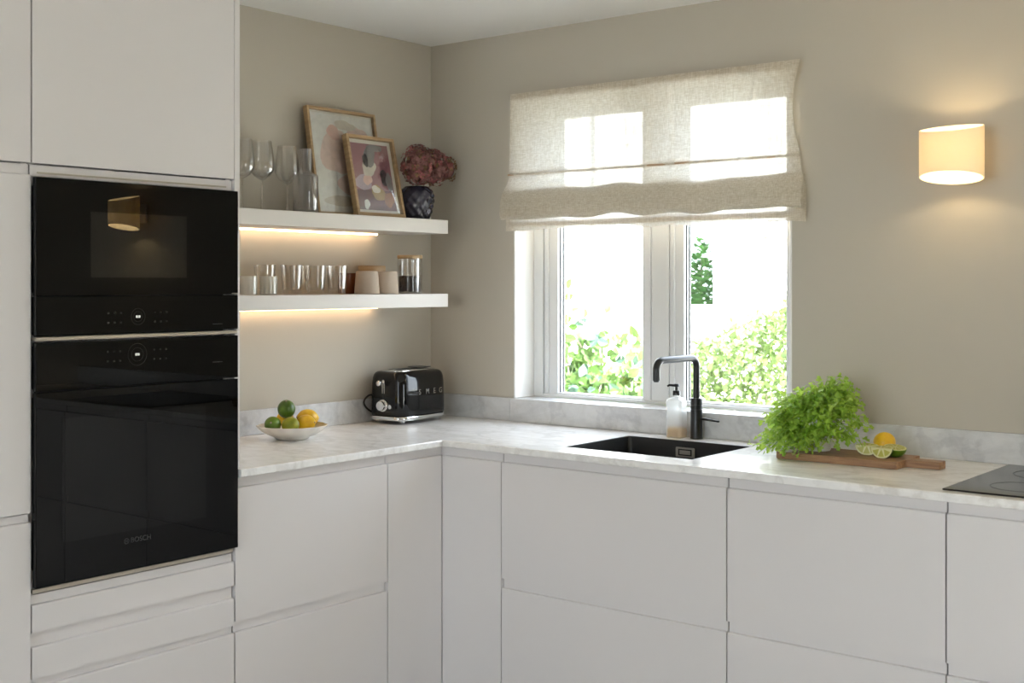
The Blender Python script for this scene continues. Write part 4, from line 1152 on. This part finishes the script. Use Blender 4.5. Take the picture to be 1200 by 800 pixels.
# ------------------------------------------------------------------ light
w = bpy.data.worlds.new('overcast_sky'); sc.world = w; w.use_nodes = True
nt = w.node_tree; bg = nt.nodes['Background']
tc = nt.nodes.new('ShaderNodeTexCoord'); sep = nt.nodes.new('ShaderNodeSeparateXYZ'); rp = nt.nodes.new('ShaderNodeValToRGB')
nt.links.new(tc.outputs['Generated'], sep.inputs[0]); nt.links.new(sep.outputs['Z'], rp.inputs['Fac'])
rp.color_ramp.elements[0].position = .0; rp.color_ramp.elements[0].color = (.74, .81, .90, 1)
rp.color_ramp.elements[1].position = .9; rp.color_ramp.elements[1].color = (.87, .97, 1.16, 1)
nt.links.new(rp.outputs['Color'], bg.inputs['Color'])
bg.inputs['Strength'].default_value = 11.5
def portal(name, loc, rot, sx, sy):
    l = bpy.data.lights.new(name, 'AREA'); l.shape = 'RECTANGLE'; l.size = sx; l.size_y = sy; l.cycles.is_portal = True
    o = bpy.data.objects.new(name, l); C.objects.link(o); o.location = loc; o.rotation_euler = rot; return o
portal('window_daylight', ((WX0+WX1)/2, .2, (WZ0+WZ1)/2), (-PI/2, 0, 0), WX1-WX0, WZ1-WZ0)
portal('side_daylight', (RX+.2, (RW[0]+RW[1])/2, (RW[2]+RW[3])/2), (PI/2, 0, PI/2), RW[1]-RW[0], RW[3]-RW[2])
portal('rear_daylight', ((FW[0]+FW[1])/2, RY-.2, (FW[2]+FW[3])/2), (PI/2, 0, 0), FW[1]-FW[0], FW[3]-FW[2])
su = bpy.data.lights.new('hazy_sun', 'SUN'); su.energy = 55; su.color = (1, .98, .95); su.angle = .12
so_ = bpy.data.objects.new('hazy_sun', su); C.objects.link(so_)
so_.rotation_euler = Vector((-.78, .25, -.55)).to_track_quat('-Z', 'Y').to_euler()
for x, z_, en in ((2.074, 1.819, .85), (2.074, 1.756, .7), (3.045, 1.795, 3.2), (3.045, 1.732, 2.4)):
    l = bpy.data.lights.new('sconce_lamp', 'POINT'); l.energy = en; l.color = (1, .79, .46); l.shadow_soft_size = .012
    o = bpy.data.objects.new('sconce_lamp', l); C.objects.link(o); o.location = (x, -.115, z_)

# ------------------------------------------------------------------ render look
sc.view_settings.view_transform = 'Standard'
try: sc.view_settings.look = 'None'
except Exception: pass
sc.view_settings.exposure = 0.0; sc.view_settings.gamma = 1; sc.view_settings.use_curve_mapping = False
cy = sc.cycles
cy.use_denoising = True
cy.max_bounces = 14; cy.diffuse_bounces = 6; cy.glossy_bounces = 6; cy.transmission_bounces = 8; cy.transparent_max_bounces = 24
cy.caustics_reflective = False; cy.caustics_refractive = False
cy.sample_clamp_indirect = 6
